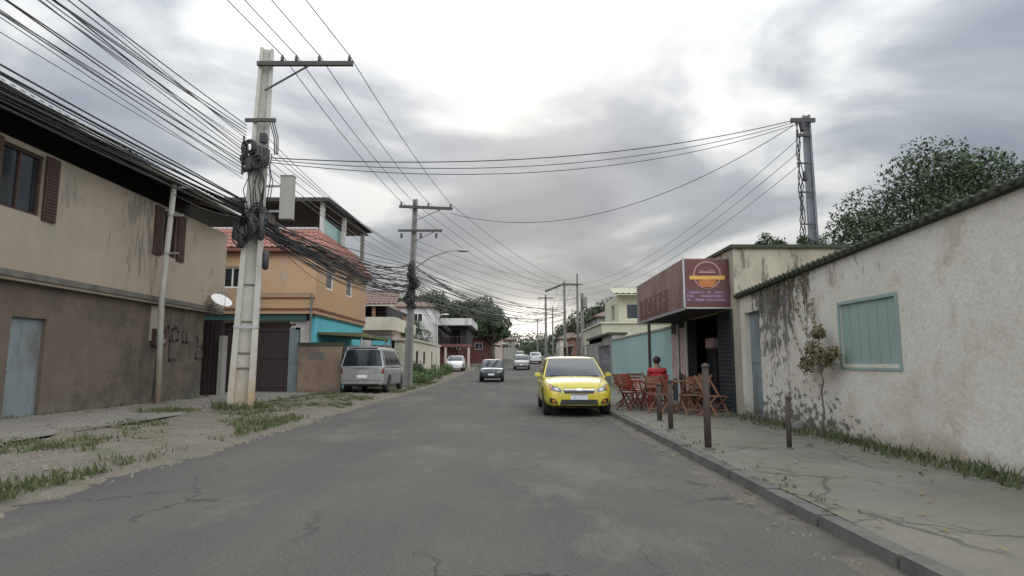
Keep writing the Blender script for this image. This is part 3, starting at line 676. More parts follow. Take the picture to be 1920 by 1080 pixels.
# service mast in front of the beige house
t = thing('service_mast', 'pale concrete service mast with a dark downpipe in front of the beige house', 'mast', (-9.9, 16.6, .1))
b0 = at(303, 560, X=-10.35); b1 = at(327, 345, X=-9.9)
mb = MB(); mb.tube([(b0.x + .1, b0.y, .1), b0, b1], [.085, .08, .075], 10); mb.build('post', K['pole'], t, smooth=True)
mb = MB(); q0 = at(312, 470, X=-10.3); q1 = at(306, 556, X=-10.3); mb.tube([q0, q1, (q1.x - .1, q1.y, .2)], .03, 6); mb.build('downpipe', K['cable'], t)
for z in (6.4, 5.6, 4.5): mb = MB(); p = b0.lerp(b1, (z - b0.z) / (b1.z - b0.z)); mb.lathe([(.09, -.02), (.1, -.02), (.1, .02), (.09, .02)], p, 10); mb.box(p.x - .02, p.x + .35, p.y - .03, p.y + .03, z - .03, z + .03); mb.build('clamp', K['steel'], t)

# --- orange house
t = thing('orange_house', 'two-storey orange house with a red tile skirt roof and dark canopy over its terrace', 'house', (-11, 26, .1))
XS, YF = -8.1, 24.95
mb = MB()
w0, w1 = at(401, 500, Y=YF), at(450, 540, Y=YF)
grid_wall(mb, 'y', YF, .2, -16, XS - .2, 3.45, 6.0, [(w0.x, w1.x, w1.z, w0.z)])
wa = [(at(612, 520, X=XS).y, at(626, 520, X=XS).y, at(619, 544, X=XS).z, at(619, 508, X=XS).z), (at(650, 530, X=XS).y, at(661, 530, X=XS).y, at(655, 557, X=XS).z, at(655, 524, X=XS).z)]
grid_wall(mb, 'x', XS - .2, .2, YF, 33.5, 3.45, 6.0, wa); mb.box(-16, XS - .2, 33.3, 33.5, 3.45, 6.0); mb.box(-16, XS - .003, YF + .003, 33.497, 3.3, 3.45)
mb.build('upper_wall', K['orange'], t)
window(t, 'y', YF + .1, w0.x, w1.x, w1.z, w0.z, 'white', 'glass', -1, 2, fw=.07)
for a in wa: window(t, 'x', XS - .06, a[0], a[1], a[2], a[3], 'white', 'glass', 1, 0, fw=.07)
mb = MB()
for a in wa: mb.box(XS + .003, XS + .06, a[0] - .08, a[1] + .08, a[3] + .02, a[3] + .1)
mb.box(XS, XS + .03, YF, 33.5, 3.45, 3.55); mb.box(-16, XS, YF - .03, YF - .002, 3.45, 3.53); mb.box(-10.9, XS - .02, YF - .04, YF - .003, 3.93, 3.98)
mb.build('wall_trim', K['trim_brown'], t)
mb = MB(); mb.box(XS - .16, XS - .03, YF + .1, 33.4, 3.2, 3.3); mb.box(-16, XS - .4, YF + .1, YF + .4, 3.02, 3.3); mb.build('floor_beam', K['tealdark'], t)
# skirt roof
mb = MB(); e0, ez, tz = .28, 6.0, 7.15
tiled(mb, (-16, YF - e0, ez), (XS + e0, YF - e0, ez), (XS - .55, YF + 1.55, tz), (-16, YF + 1.55, tz), 34, 5, .05)
tiled(mb, (XS + e0, YF - e0, ez), (XS + e0, 33.7, ez), (XS - .55, 33.7, tz), (XS - .55, YF + 1.55, tz), 36, 4, .05)
rf = mb.build('skirt_roof', K['tile'], t)
mb = MB(); mb.box(-16, XS + e0 + .02, YF - e0 - .03, YF - e0, ez - .14, ez - .01); mb.box(XS + e0, XS + e0 + .03, YF - e0, 33.7, ez - .14, ez - .01); mb.box(-16, XS + e0, YF - e0, 33.7, ez - .16, ez - .142)
mb.build('eave_board', K['trim_brown'], t)
mb = MB(); mb.box(-16, XS - .55, YF + 1.56, YF + 1.7, 6.0, 7.28); mb.box(XS - .7, XS - .55, YF + 1.7, 33.5, 6.0, 7.25); mb.build('parapet', K['whitewall'], t)
mb = MB(); mb.box(XS - .68, XS - .57, 27.6, 30.8, 7.255, 7.9); mb.build('railing_panel', K['mint'], t)
cz = 8.62; mb = MB(); tiled(mb, (-17, 26.6, cz), (XS - .1, 26.6, cz), (XS + .1, 34.3, cz + .12), (-17, 34.3, cz + .12), 70, 1, .03); mb.box(-17, XS - .1, 26.6, 34.2, cz - .12, cz - .07)
mb.build('canopy', K['zinc_dark'], t)
for x, y in ((at(605, 400, Y=27).x, 27.0), (at(646, 400, X=-8.4).x, at(646, 400, X=-8.4).y), (at(675, 440, X=-8.35).x, 33.4), (-12, 27.0), (-14.5, 33.6)):
    mb = MB(); mb.box(x - .09, x + .09, y - .09, y + .09, 7.0, cz - .12); mb.build('canopy_post', K['whitewall'] if y < 30 else K['pole_far'], t)
mb = MB(); mb.box(-12.1, -11.3, 27.4, 28.4, 7.0, 8.25); mb.build('stair_block', K['pinkwall'], t)
# ground floor
mb = MB(); mb.box(-16, -12.3, YF + .3, YF + .5, 0, 3.02); mb.box(-12.3, -12.05, YF + .2, YF + .5, 0, 3.02); mb.build('gatehouse_wall', K['whitewall'], t)
mb = MB(); mb.box(-9.2, -8.95, YF + .22, YF + .5, 2.9, 3.02); mb.box(-8.95, -8.325, YF + .22, YF + .5, 1.9, 3.02)
mb.build('ground_floor_wall', K['whitewall'], t)
gx0, gx1 = -12.05, -9.2; mb = MB(); mb.box(gx0, gx1, YF + .34, YF + .4, 0, 2.95)
for k in range(15): x = gx0 + (gx1 - gx0) * (k + .5) / 15; mb.box(x - .03, x + .03, YF + .31, YF + .34, .05, 2.9)
for z in (.3, 1.5, 2.6): mb.box(gx0, gx1, YF + .29, YF + .31, z, z + .07)
mb.build('gate', K['gate'], t)
mb = MB(); mb.box(-9.2, -8.75, YF + .22, YF + .28, 0, 2.75); mb.box(-9.17, -8.78, YF + .2, YF + .22, .1, 1.2); mb.box(-9.17, -8.78, YF + .2, YF + .22, 1.3, 2.65); mb.build('side_door', K['greydoor'], t)
mb = MB(); grid_wall(mb, 'x', -8.32, .15, YF + .22, 33.3, 0, 3.195, [(27, 28, .0, 2.1), (29.2, 30.6, 1.0, 2.1)]); mb.build('teal_shopfront', K['teal'], t)
mb = MB(); mb.box(-8.25, -8.2, 27, 28, 0, 2.1); mb.build('shop_door', K['shutter'], t)
window(t, 'x', -8.2, 29.2, 30.6, 1.0, 2.1, 'white', 'glass', 1, 1)
mb = MB(); mb.hexa([(-8.16, 25.5, 2.48), (-6.25, 25.5, 2.38), (-6.25, 31, 2.38), (-8.16, 31, 2.48)], [(-8.16, 25.5, 2.58), (-6.25, 25.5, 2.54), (-6.25, 31, 2.54), (-8.16, 31, 2.58)]); mb.build('awning', K['olive'], t)
for y in (25.7, 30.8): mb = MB(); mb.tube([(-6.35, y, .1), (-6.35, y, 2.4)], .04, 8); mb.build('awning_post', K['steel'], t)
mb = MB(); pp = at(585, 550, Y=YF - .12); mb.tube([(pp.x, pp.y, pp.z), (pp.x, pp.y, 2.1)], .045, 8); mb.tube([(pp.x - 2.1, pp.y, pp.z - .02), (pp.x, pp.y, pp.z)], .02, 6)
mb.build('drainpipe', K['greydoor'], t)
# low brown wall before the teal shop
t = thing('courtyard_wall', 'low rough brown wall between the grey side door and the silver van', 'wall', (-7.9, 25, .1))
mb = MB(); mb.box(-8.72, -6.95, YF + .0, YF + .18, .05, 2.0); mb.build('wall_face', K['brownwall'], t)
mb = MB(); mb.box(-8.75, -6.9, YF - .04, YF + .24, 2.0, 2.12); mb.build('coping', K['moss'], t)
mb = MB(); mb.box(-8.3, -7.6, YF - .012, YF - .001, 1.45, 1.72); mb.build('worn_patch', K['stain'], t)
# passage side wall with grey posts
t = thing('passage_gate', 'dark plank gate in the passage beside the graffiti wall', 'gate', (-11.4, 22.9, .1))
mb = MB(); mb.box(-12.3, -10.85, 22.9, 22.96, .1, 2.9)
for k in range(9): mb.box(-12.28 + k * .16, -12.17 + k * .16, 22.87, 22.9, .15, 2.85)
mb.build('gate_leaf', K['gate'], t)
mb = MB(); mb.box(-10.85, -10.7, 22.6, 22.95, .1, 2.3); mb.build('gate_post', K['greywall'], t)

# --- house behind the van
t = thing('terraced_house', 'cream house behind the silver van with old brown tile roof and blue awning', 'house', (-11, 41, 0))
z0 = gz(-9, 41)
mb = MB(); mb.box(-17, -7.9, 40, 48, -.2, 3.4); mb.build('lower_wall', K['pinkwall'], t)
mb = MB(); mb.box(-17, -7.6, 39.4, 48, 3.4, 3.6); mb.box(-17, -7.6, 39.4, 39.55, 3.6, 4.25); mb.box(-7.75, -7.6, 39.55, 48, 3.6, 4.25); mb.build('balcony', K['creamwhite'], t)
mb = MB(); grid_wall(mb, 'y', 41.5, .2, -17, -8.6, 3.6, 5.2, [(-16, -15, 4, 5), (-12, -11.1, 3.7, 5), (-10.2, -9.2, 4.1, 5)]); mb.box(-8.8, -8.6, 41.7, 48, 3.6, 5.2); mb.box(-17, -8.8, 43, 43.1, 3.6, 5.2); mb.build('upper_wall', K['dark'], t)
mb = MB(); tiled(mb, (-17, 39.3, 5.05), (-7.5, 39.3, 5.05), (-8.3, 45, 6.6), (-17, 45, 6.6), 30, 6, .05); mb.build('roof', K['tile_dark'], t)
mb = MB(); mb.box(-17, -7.45, 39.2, 39.28, 4.95, 5.03); mb.build('eave_board', K['creamwhite'], t)
for x in (-9.0, -11.8): mb = MB(); mb.box(x - .1, x + .1, 39.42, 39.6, 4.25, 5.05); mb.build('balcony_post', K['brick'], t)
for x0_, x1_ in ((-10.6, -9.6), (-9.0, -8.2)):
    window(t, 'y', 39.97, x0_, x1_, 1.4, 2.3, 'white', 'glass', -1, 1)
mb = MB(); mb.hexa([(-10.7, 38.7, 2.75), (-7.7, 38.7, 2.75), (-7.7, 40, 3.1), (-10.7, 40, 3.1)], [(-10.7, 38.7, 2.8), (-7.7, 38.7, 2.8), (-7.7, 40, 3.15), (-10.7, 40, 3.15)]); mb.build('awning', K['cargrey'], t)
mb = MB(); mb.box(-10.7, -8.9, 38.66, 38.69, 2.35, 2.78); mb.build('awning_valance', K['whitewall'], t)
mb = MB(); mb.box(-8.85, -7.7, 38.66, 38.69, 2.4, 2.78); mb.build('awning_valance', K['teal'], t)
# --- garden wall along the verge
t = thing('garden_house', 'low cream house with dark windows behind the roadside hedge', 'house', (-7.5, 46, 0))
mb = MB(); grid_wall(mb, 'x', -6.75, .15, 40, 56, -.1, 2.75, [(42, 43.2, 1.2, 2.1), (45.5, 46.7, 1.2, 2.1), (50, 51, .3, 2.2)]); grid_wall(mb, 'y', 40, .15, -7.7, -6.75, -.1, 2.75, []); mb.build('wall', K['creamwhite'], t)
mb = MB(); mb.box(-7.9, -6.5, 39.8, 56.2, 2.75, 2.88); mb.build('roof', K['creamwhite'], t)
for a in (42, 45.5): window(t, 'x', -6.68, a, a + 1.2, 1.2, 2.1, 'shutter', 'glass', 1, 1)
mb = MB(); mb.box(-6.72, -6.68, 50, 51, .3, 2.2); mb.build('door', K['shutter'], t)
# --- wide building with long white parapet
t = thing('shop_building', 'wide low shop building with a long white parapet and dull red shopfront', 'shop', (-8, 68, gz(-8, 68)))
za = .55
mb = MB(); mb.box(-17, -6.9, 67, 78, za - .5, 3.0); mb.build('lower_wall', K['redshop'], t)
mb = MB(); mb.box(-17, -4.4, 66, 78, 5.35, 6.1); mb.build('parapet', K['whitewall'], t)
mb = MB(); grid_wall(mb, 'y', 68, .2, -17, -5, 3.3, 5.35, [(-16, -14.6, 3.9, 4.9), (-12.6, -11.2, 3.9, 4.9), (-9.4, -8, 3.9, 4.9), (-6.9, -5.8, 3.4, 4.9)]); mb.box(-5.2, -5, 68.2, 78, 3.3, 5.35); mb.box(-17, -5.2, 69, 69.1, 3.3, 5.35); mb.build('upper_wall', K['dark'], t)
mb = MB(); mb.box(-17, -4.5, 66.1, 67.9, 3.0, 3.3); mb.build('balcony_slab', K['redshop'], t)
mb = MB()
for k in range(26): mb.box(-17 + k * .48, -16.96 + k * .48, 66.15, 66.19, 3.3, 4.1)
mb.box(-17, -4.6, 66.14, 66.2, 4.1, 4.15); mb.build('balcony_rail', K['shutter'], t)
for x in (-7.2, -4.7): mb = MB(); mb.box(x - .12, x + .12, 66.2, 66.45, za - .3, 3.0); mb.build('column', K['pinkwall'], t)
for x in (-15, -12.5, -9.8): mb = MB(); mb.box(x, x + 1.7, 66.94, 66.99, za, 2.7); mb.build('roller_door', K['greydoor'], t)
# red-awning shops along the left beyond
def shop(name, label, x0, x1, y0, y1, z0, z1, wall, roof, group=None, front='y', aw=None, n=2):
    t = thing(name, label, 'house', ((x0 + x1) / 2, (y0 + y1) / 2, z0), 0, group)
    mb = MB(); mb.box(x0, x1, y0, y1, z0 - .4, z1); mb.build('wall', K[wall], t)
    mb = MB(); mb.hexa([(x0 - .3, y0 - .3, z1), (x1 + .3, y0 - .3, z1), (x1 + .3, y1 + .3, z1), (x0 - .3, y1 + .3, z1)],
                       [(x0 - .3, y0 - .3, z1 + .12), (x1 + .3, y0 - .3, z1 + .12), (x1 - .2 * (x1 - x0), (y0 + y1) / 2, z1 + .9), (x0 + .2 * (x1 - x0), (y0 + y1) / 2, z1 + .9)])
    mb.build('roof', K[roof], t)
    xs = x1 if x1 < 0 else x0; o = 1 if x1 < 0 else -1
    for k in range(n):
        a = x0 + (x1 - x0) * (k + .3) / n; window(t, 'y', y0 - .03, a, a + .35 * (x1 - x0) / n, z1 - 1.5, z1 - .6, 'white', 'glass', -1, 1)
        b = y0 + (y1 - y0) * (k + .25) / n; window(t, 'x', xs + o * .03, b, b + .4 * (y1 - y0) / n, z1 - 1.6, z1 - .6, 'white', 'glass', o, 1)
    yd = y0 + (y1 - y0) * .45; mb = MB(); mb.box(xs + o * .002, xs + o * .03, yd, yd + 1.1, z0, z0 + 2.1); mb.build('door', K['shutter'], t)
    if aw:
        mb = MB(); mb.hexa([(xs, y0 + .3, z0 + 2.5), (xs + o * 1.3, y0 + .3, z0 + 2.25), (xs + o * 1.3, y1 - .3, z0 + 2.25), (xs, y1 - .3, z0 + 2.5)],
                           [(xs, y0 + .3, z0 + 2.56), (xs + o * 1.3, y0 + .3, z0 + 2.31), (xs + o * 1.3, y1 - .3, z0 + 2.31), (xs, y1 - .3, z0 + 2.56)]); mb.build('awning', K[aw], t)
    return t
def side(y, off): return bend(y) + off
shop('street_house', 'small red-fronted shop on the left past the shop with the white parapet', side(86, -11), side(86, -5.0), 82, 90, gz(-5, 86), gz(-5, 86) + 3.3, 'redshop', 'tile_dark', aw='redshop')
shop('street_house', 'pinkish low house left of the far end of the road', side(100, -11), side(100, -5.2), 95, 104, gz(-4, 100), gz(-4, 100) + 3.4, 'pinkwall', 'tile', aw='whitewall')
shop('street_house', 'grey farthest house on the left beside the distant trees', side(116, -12), side(116, -5.5), 110, 119, gz(-2, 115), gz(-2, 115) + 3.2, 'greywall', 'tile_dark')

# ================================================================== BUILDINGS, right side
t = thing('street_wall_house', 'long peeling off-white building with a grey-green panel and narrow metal door', 'building', (6, 9, .1))
XA = 5.3
def topA(y): return 2.80 + (14 - y) * .04
zw0, zw1 = 1.28, 2.22; ya, yb = at(1682, 600, X=XA).y, at(1577, 620, X=XA).y
mb = MB(); ysA = [3, ya, yb, 13.02]
def colA(y0, y1, z0, top=True, zt=None):
    b = [(XA, y0, z0), (XA + .25, y0, z0), (XA + .25, y1, z0), (XA, y1, z0)]
    tt = [(XA, y0, zt or topA(y0)), (XA + .25, y0, zt or topA(y0)), (XA + .25, y1, zt or topA(y1)), (XA, y1, zt or topA(y1))]
    mb.hexa(b, tt)
colA(3, ya, 0); colA(ya, yb, 0, zt=zw0); colA(ya, yb, zw1); colA(yb, 13.02, 0); colA(13.02, 13.85, 2.42); colA(13.85, 14.11, 0)
mb.box(XA + .25, 9, 2.9, 3.0, 0, 3)
mb.build('wall', K['wallA'], t)
mb = MB(); mb.box(XA + .02, XA + .07, ya, yb, zw0, zw1)
for k in range(5): yy = ya + (yb - ya) * (k + 1) / 6; mb.box(XA + .012, XA + .02, yy - .008, yy + .008, zw0, zw1)
gp = mb.build('green_panel', K['greenpanel'], t)
mb = MB(); mb.box(XA - .02, XA - .001, ya - .05, ya, zw0 - .05, zw1 + .05); mb.box(XA - .02, XA - .001, yb, yb + .05, zw0 - .05, zw1 + .05); mb.box(XA - .02, XA - .001, ya, yb, zw1, zw1 + .05); mb.box(XA - .02, XA - .001, ya - .05, yb + .05, zw0 - .09, zw0 - .052)
mb.build('panel_frame', K['greenpanel'], t)
mb = MB(); mb.box(XA + .12, XA + .17, 13.02, 13.85, .11, 2.42); mb.box(XA + .1, XA + .12, 13.1, 13.77, .25, 1.2); mb.box(XA + .1, XA + .12, 13.1, 13.77, 1.3, 2.3); dd = mb.build('metal_door', K['greydoor'], t)
mb = MB(); mb.box(XA + .06, XA + .1, 13.14, 13.18, 1.15, 1.35); q = mb.build('handle', K['steel']); q.parent = dd; q.data.transform(Matrix.Translation(-wloc(dd)))
mb = MB(); mb.hexa([(XA - .1, 2.8, topA(2.8)), (XA + 3.5, 2.8, topA(2.8) - .5), (XA + 3.5, 14.2, topA(14.2) - .5), (XA - .1, 14.2, topA(14.2))],
                   [(XA - .1, 2.8, topA(2.8) + .07), (XA + 3.5, 2.8, topA(2.8) - .4), (XA + 3.5, 14.2, topA(14.2) - .4), (XA - .1, 14.2, topA(14.2) + .07)])
y = 2.9
while y < 14.1:
    mb.tube([(XA - .15, y, topA(y) + .06), (XA + 1.2, y, topA(y) - .1)], [.04, .035], 6); y += .19
mb.build('roof', K['moss'], t)
# bar block
t = thing('bar_building', 'single-storey bar with a dark open front under the maroon sign box', 'bar', (7, 17, .1))
XB = 5.2
mb = MB(); grid_wall(mb, 'x', XB, .22, 14.12, 19.8, 0, 3.98, [(14.35, 18.0, .0, 2.56)]); mb.box(XB + .22, 11, 14.12, 14.25, 0, 3.98); mb.box(XB + .22, 11, 19.65, 19.8, 0, 3.98)
mb.box(XB + .22, 11, 14.25, 19.65, 3.7, 3.82)
mb.build('wall', K['wallC'], t)
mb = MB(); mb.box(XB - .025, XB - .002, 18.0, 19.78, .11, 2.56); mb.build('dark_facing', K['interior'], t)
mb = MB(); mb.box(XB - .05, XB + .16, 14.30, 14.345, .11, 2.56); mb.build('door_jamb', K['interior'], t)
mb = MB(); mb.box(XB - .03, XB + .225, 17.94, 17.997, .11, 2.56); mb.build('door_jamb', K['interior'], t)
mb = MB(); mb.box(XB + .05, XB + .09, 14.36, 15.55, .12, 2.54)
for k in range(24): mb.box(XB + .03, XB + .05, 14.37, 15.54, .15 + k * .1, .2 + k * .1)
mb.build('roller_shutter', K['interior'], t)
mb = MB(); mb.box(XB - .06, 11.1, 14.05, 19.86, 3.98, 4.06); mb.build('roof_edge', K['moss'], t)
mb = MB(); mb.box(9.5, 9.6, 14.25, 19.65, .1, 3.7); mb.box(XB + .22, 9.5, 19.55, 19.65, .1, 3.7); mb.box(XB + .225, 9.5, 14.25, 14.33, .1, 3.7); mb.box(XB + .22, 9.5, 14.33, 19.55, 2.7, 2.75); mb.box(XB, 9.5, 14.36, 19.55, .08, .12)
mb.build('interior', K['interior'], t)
mb = MB(); mb.box(6.6, 7.1, 15.2, 18.6, .12, 1.15); mb.box(6.5, 7.2, 15.1, 18.7, 1.15, 1.2); mb.build('counter', K['gate'], t)
mb = MB()
for z in (1.5, 1.9, 2.3): mb.box(9.1, 9.5, 15, 19, z, z + .03)
for k in range(30): x = 9.3; y = 15.2 + k * .125; z = (1.53, 1.93, 2.33)[k % 3]; mb.lathe([(.035, 0), (.035, .18), (.012, .24), (.012, .3)], (x, y, z), 8)
mb.build('shelf', K['wood'], t)
mb = MB(); mb.box(XB - .045, XB - .026, 18.15, 18.75, .95, 2.35); mb.build('poster', K['poster'], t)
mb = MB(); mb.box(XB - .06, XB - .026, 18.9, 19.05, .11, 2.5); mb.box(XB - .06, XB - .026, 18.02, 18.1, .11, 2.5); mb.build('door_frame', K['whitewall'], t)
mb = MB(); mb.box(XB - .045, XB - .026, 19.12, 19.7, .8, 2.2); mb.build('poster', K['poster'], t)
t = thing('drinks_fridge', 'pale-topped drinks fridge standing inside the dark bar opening', 'fridge', (5.9, 17.3, .12))
mb = MB(); mb.box(5.6, 6.2, 16.95, 17.65, .14, 2.0); mb.build('cabinet', K['shutter'], t, bevel=.02)
mb = MB(); mb.box(5.6, 6.2, 16.93, 16.95, 1.72, 1.98); mb.box(5.58, 5.6, 16.97, 17.63, 1.72, 1.98); mb.build('header', K['poster'], t)
mb = MB(); mb.box(5.66, 6.14, 16.93, 16.948, .3, 1.66); mb.box(5.582, 5.598, 17.02, 17.58, .3, 1.66); mb.build('door', K['glass'], t)
# sign box
t = thing('bar_sign', 'maroon sign box with a round burger emblem over the bar entrance', 'sign', (4.65, 17, 2.55))
SX0, SY0, SY1, SZ0, SZ1 = 4.1, 14.4, 19.75, 2.6, 3.78
mb = MB(); mb.box(SX0, XB - .003, SY0, SY1, SZ0, SZ1); mb.build('sign_case', K['maroonfade'], t)
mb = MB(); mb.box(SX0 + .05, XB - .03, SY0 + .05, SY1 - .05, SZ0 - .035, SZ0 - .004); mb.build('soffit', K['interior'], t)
mb = MB(); mb.box(SX0 + .02, XB - .02, SY0 - .012, SY0 - .001, SZ0 + .03, SZ1 - .02); mb.build('front_board', K['maroon'], t)
mb = MB(); mb.box(SX0 - .02, SX0 + .02, SY0 - .03, SY0 + .01, SZ0 - .02, SZ1 + .02); mb.box(SX0 - .02, XB - .003, SY0 - .03, SY0 + .01, SZ0 - .03, SZ0); mb.box(SX0 - .02, SX0 + .02, SY0 + .01, SY1, SZ0 - .06, SZ0 - .003)
mb.box(SX0 - .02, SX0 + .02, SY1 - .03, SY1 + .03, SZ0 - .02, SZ1 + .02)
mb.build('sign_frame', K['steel'], t)
fy = SY0 - .02; cx, cz_ = 4.66, 3.38
def disc(mb, r0, r1, a0, a1, n=28, cx=cx, cz=cz_, d=0, sx=1):
    for k in range(n):
        t0, t1 = a0 + (a1 - a0) * k / n, a0 + (a1 - a0) * (k + 1) / n
        p = [(cx + sx * r * math.cos(a), fy - d, cz + r * math.sin(a)) for r, a in ((r0, t0), (r1, t0), (r1, t1), (r0, t1))]
        mb.q(p)
mb = MB(); disc(mb, .30, .335, 0, 6.2832, d=.002); mb.build('emblem_ring', K['signpink'], t, fix=False)
mb = MB(); disc(mb, .0, .24, .12, 3.02, d=.002, cz=cz_ + .01); mb.build('emblem_bun', K['signbrown'], t, fix=False)
mb = MB(); mb.box(cx - .42, cx + .42, fy - .006, fy - .003, cz_ - .11, cz_ - .02); mb.build('emblem_ribbon', K['signyellow'], t)
mb = MB(); disc(mb, .0, .22, 3.3, 6.12, d=.002, cz=cz_ - .1); mb.build('emblem_base', K['signorange'], t, fix=False)
mb = MB(); mb.box(cx - .2, cx + .2, fy - .006, fy - .003, cz_ + .045, cz_ + .085); mb.box(cx - .17, cx - .1, fy - .006, fy - .003, cz_ + .1, cz_ + .115); mb.box(cx + .02, cx + .17, fy - .006, fy - .003, cz_ + .11, cz_ + .125); mb.build('emblem_filling', K['signpink'], t)
mb = MB(); mb.box(SX0 + .03, XB - .03, SY0 - .016, SY0 - .0125, SZ0 + .1, SZ0 + .42); mb.build('lettering_band', K['purple'], t)
mb = MB(); rr = random.Random(11)
for z, segs in ((SZ0 + .335, ((4.22, 4.58), (4.64, 4.74), (4.83, 5.04))), (SZ0 + .245, ((4.16, 4.34), (4.5, 5.02))), (SZ0 + .155, ((4.17, 4.28), (4.36, 4.56), (4.62, 5.08)))):
    for a, b in segs:
        x = a
        while x < b - .02:
            wd = rr.uniform(.016, .03); s = rr.random()
            mb.box(x, x + .007, fy - .005, fy - .001, z, z + .05)
            if s < .6: mb.box(x + .007, x + wd, fy - .005, fy - .001, z + .042, z + .05)
            if s > .3: mb.box(x + .007, x + wd, fy - .005, fy - .001, z, z + .008)
            if .2 < s < .9: mb.box(x + wd - .007, x + wd, fy - .005, fy - .001, z + .008, z + .042)
            x += wd + .009
mb.build('lettering', K['signlilac'], t)
# faint big worn letters on the street side
def sl(y, z, hgt, kind):
    X0, X1 = SX0 - .006, SX0 - .001; wd = hgt * .62; s = .055
    if 'l' in kind: mb.box(X0, X1, y + wd - s, y + wd, z, z + hgt)
    if 'r' in kind: mb.box(X0, X1, y, y + s, z, z + hgt)
    if 't' in kind: mb.box(X0, X1, y, y + wd, z + hgt - s, z + hgt)
    if 'm' in kind: mb.box(X0, X1, y, y + wd, z + hgt * .5 - s / 2, z + hgt * .5 + s / 2)
    if 'b' in kind: mb.box(X0, X1, y, y + wd, z, z + s)
    if 'c' in kind: mb.box(X0, X1, y + wd / 2 - s / 2, y + wd / 2 + s / 2, z, z + hgt)
for i, kd in enumerate(('lmr', 'ltb', 'tc', 'lrb', 'ltm')): mb = MB(); sl(18.7 - i * .62, SZ0 + .16, .42, kd); mb.build('side_letter', K['signpink'], t)
mb = MB(); mb.box(SX0 - .004, SX0 - .001, 15.9, 19.4, SZ0 + .03, SZ0 + .62); mb.build('side_panel', K['maroon'], t)
t = thing('sign_post', 'thin dark post holding up the far end of the maroon sign box', 'post', (4.12, 18.3, .11))
mb = MB(); mb.tube([(4.12, 18.3, .11), (4.12, 18.3, 2.52)], .045, 8); mb.build('post', K['rust'], t)
mb = MB(); mb.box(4.02, 4.22, 18.2, 18.4, .11, .13); mb.build('base_plate', K['rust'], t)

# teal wall
t = thing('teal_boundary_wall', 'long pale teal boundary wall with a tan base behind the bar tables', 'wall', (5.3, 26, .1))
mb = MB(); mb.box(5.2, 5.38, 19.83, 31.7, .72, 2.42); mb.build('wall_face', K['mint'], t)
mb = MB(); mb.box(5.185, 5.38, 19.83, 31.7, 0, .717); mb.build('dado', K['dado'], t)
mb = MB(); mb.box(5.16, 5.42, 19.83, 31.75, 2.423, 2.49); mb.build('coping', K['greywall'], t)
# cream house behind teal wall
t = thing('cream_house', 'cream yellow house with framed balcony rising behind the teal wall', 'house', (9, 38, .1))
mb = MB(); mb.box(6.0, 15, 36, 44, 0, 2.6); mb.build('lower_wall', K['creamwhite'], t)
mb = MB(); mb.box(5.2, 16, 35.2, 44.5, 2.5, 3.55); mb.build('parapet', K['cream'], t)
mb = MB(); mb.box(5.1, 16.1, 35.1, 44.6, 3.55, 3.63); mb.build('coping', K['creamwhite'], t)
mb = MB(); grid_wall(mb, 'y', 37.5, .2, 6.6, 15, 3.63, 5.5, [(7.0, 9.0, 3.9, 5.0), (10.4, 11.6, 4, 5)]); grid_wall(mb, 'x', 6.6, .2, 37.7, 43, 3.63, 5.5, [(39, 40.5, 4, 5)]); mb.build('upper_wall', K['cream'], t)
window(t, 'y', 37.6, 7.0, 9.0, 3.9, 5.0, 'creamwhite', 'glass', -1, 1, fw=.12); window(t, 'y', 37.6, 10.4, 11.6, 4, 5, 'creamwhite', 'glass', -1, 1)
window(t, 'x', 6.7, 39, 40.5, 4, 5, 'creamwhite', 'glass', -1, 1)
mb = MB(); tiled(mb, (6.2, 36.8, 5.45), (15.5, 36.8, 5.45), (15.5, 41, 6.3), (6.6, 41, 6.3), 26, 5, .05); mb.build('roof', K['cream'], t)
# garage
t = thing('garage_house', 'grey cement garage with a dark blue gate next to the teal wall', 'garage', (5.8, 36, .1))
mb = MB(); grid_wall(mb, 'x', 5.2, .2, 31.76, 41, 0, 2.75, [(32.3, 36.6, .1, 2.25)]); mb.box(5.4, 5.9, 31.76, 31.9, 0, 2.75); mb.box(5.4, 6.0, 40.8, 41, 0, 2.75); mb.build('wall', K['greywall'], t)
mb = MB(); mb.box(5.3, 5.35, 32.3, 36.6, .1, 2.25)
for k in range(20): mb.box(5.28, 5.3, 32.35 + k * .215, 32.45 + k * .215, .12, 2.2)
mb.build('gate', K['cargrey'], t)
mb = MB(); mb.box(5.0, 6.0, 31.7, 41.1, 2.75, 2.87); mb.build('roof', K['moss'], t)
for (lb, y0, y1, hgt, wl, rf, off) in (('brown-roofed grey house up on the right before the hill', 52, 60, 4.9, 'greywall', 'tile_dark', 7.2),
        ('bare brick shop beside the far right utility poles', 62, 69, 3.2, 'brick', 'tile_dark', 5.8),
        ('cream shop on the right below the wooded hill', 72, 79, 3.4, 'creamwhite', 'tile', 6.0),
        ('dusty pink house far along the right kerb', 84, 92, 3.6, 'pinkwall', 'tile_dark', 6.2),
        ('grey house farthest along the right side', 98, 108, 3.4, 'greywall', 'tile', 6.4)):
    zz = gz(side(y0, off), y0) * .6 + gz(side(y0, 0), y0) * .4
    shop('street_house', lb, side(y0, off), side(y0, off + 7), y0, y1, zz, zz + hgt, wl, rf, aw='whitewall' if off < 7 else None)
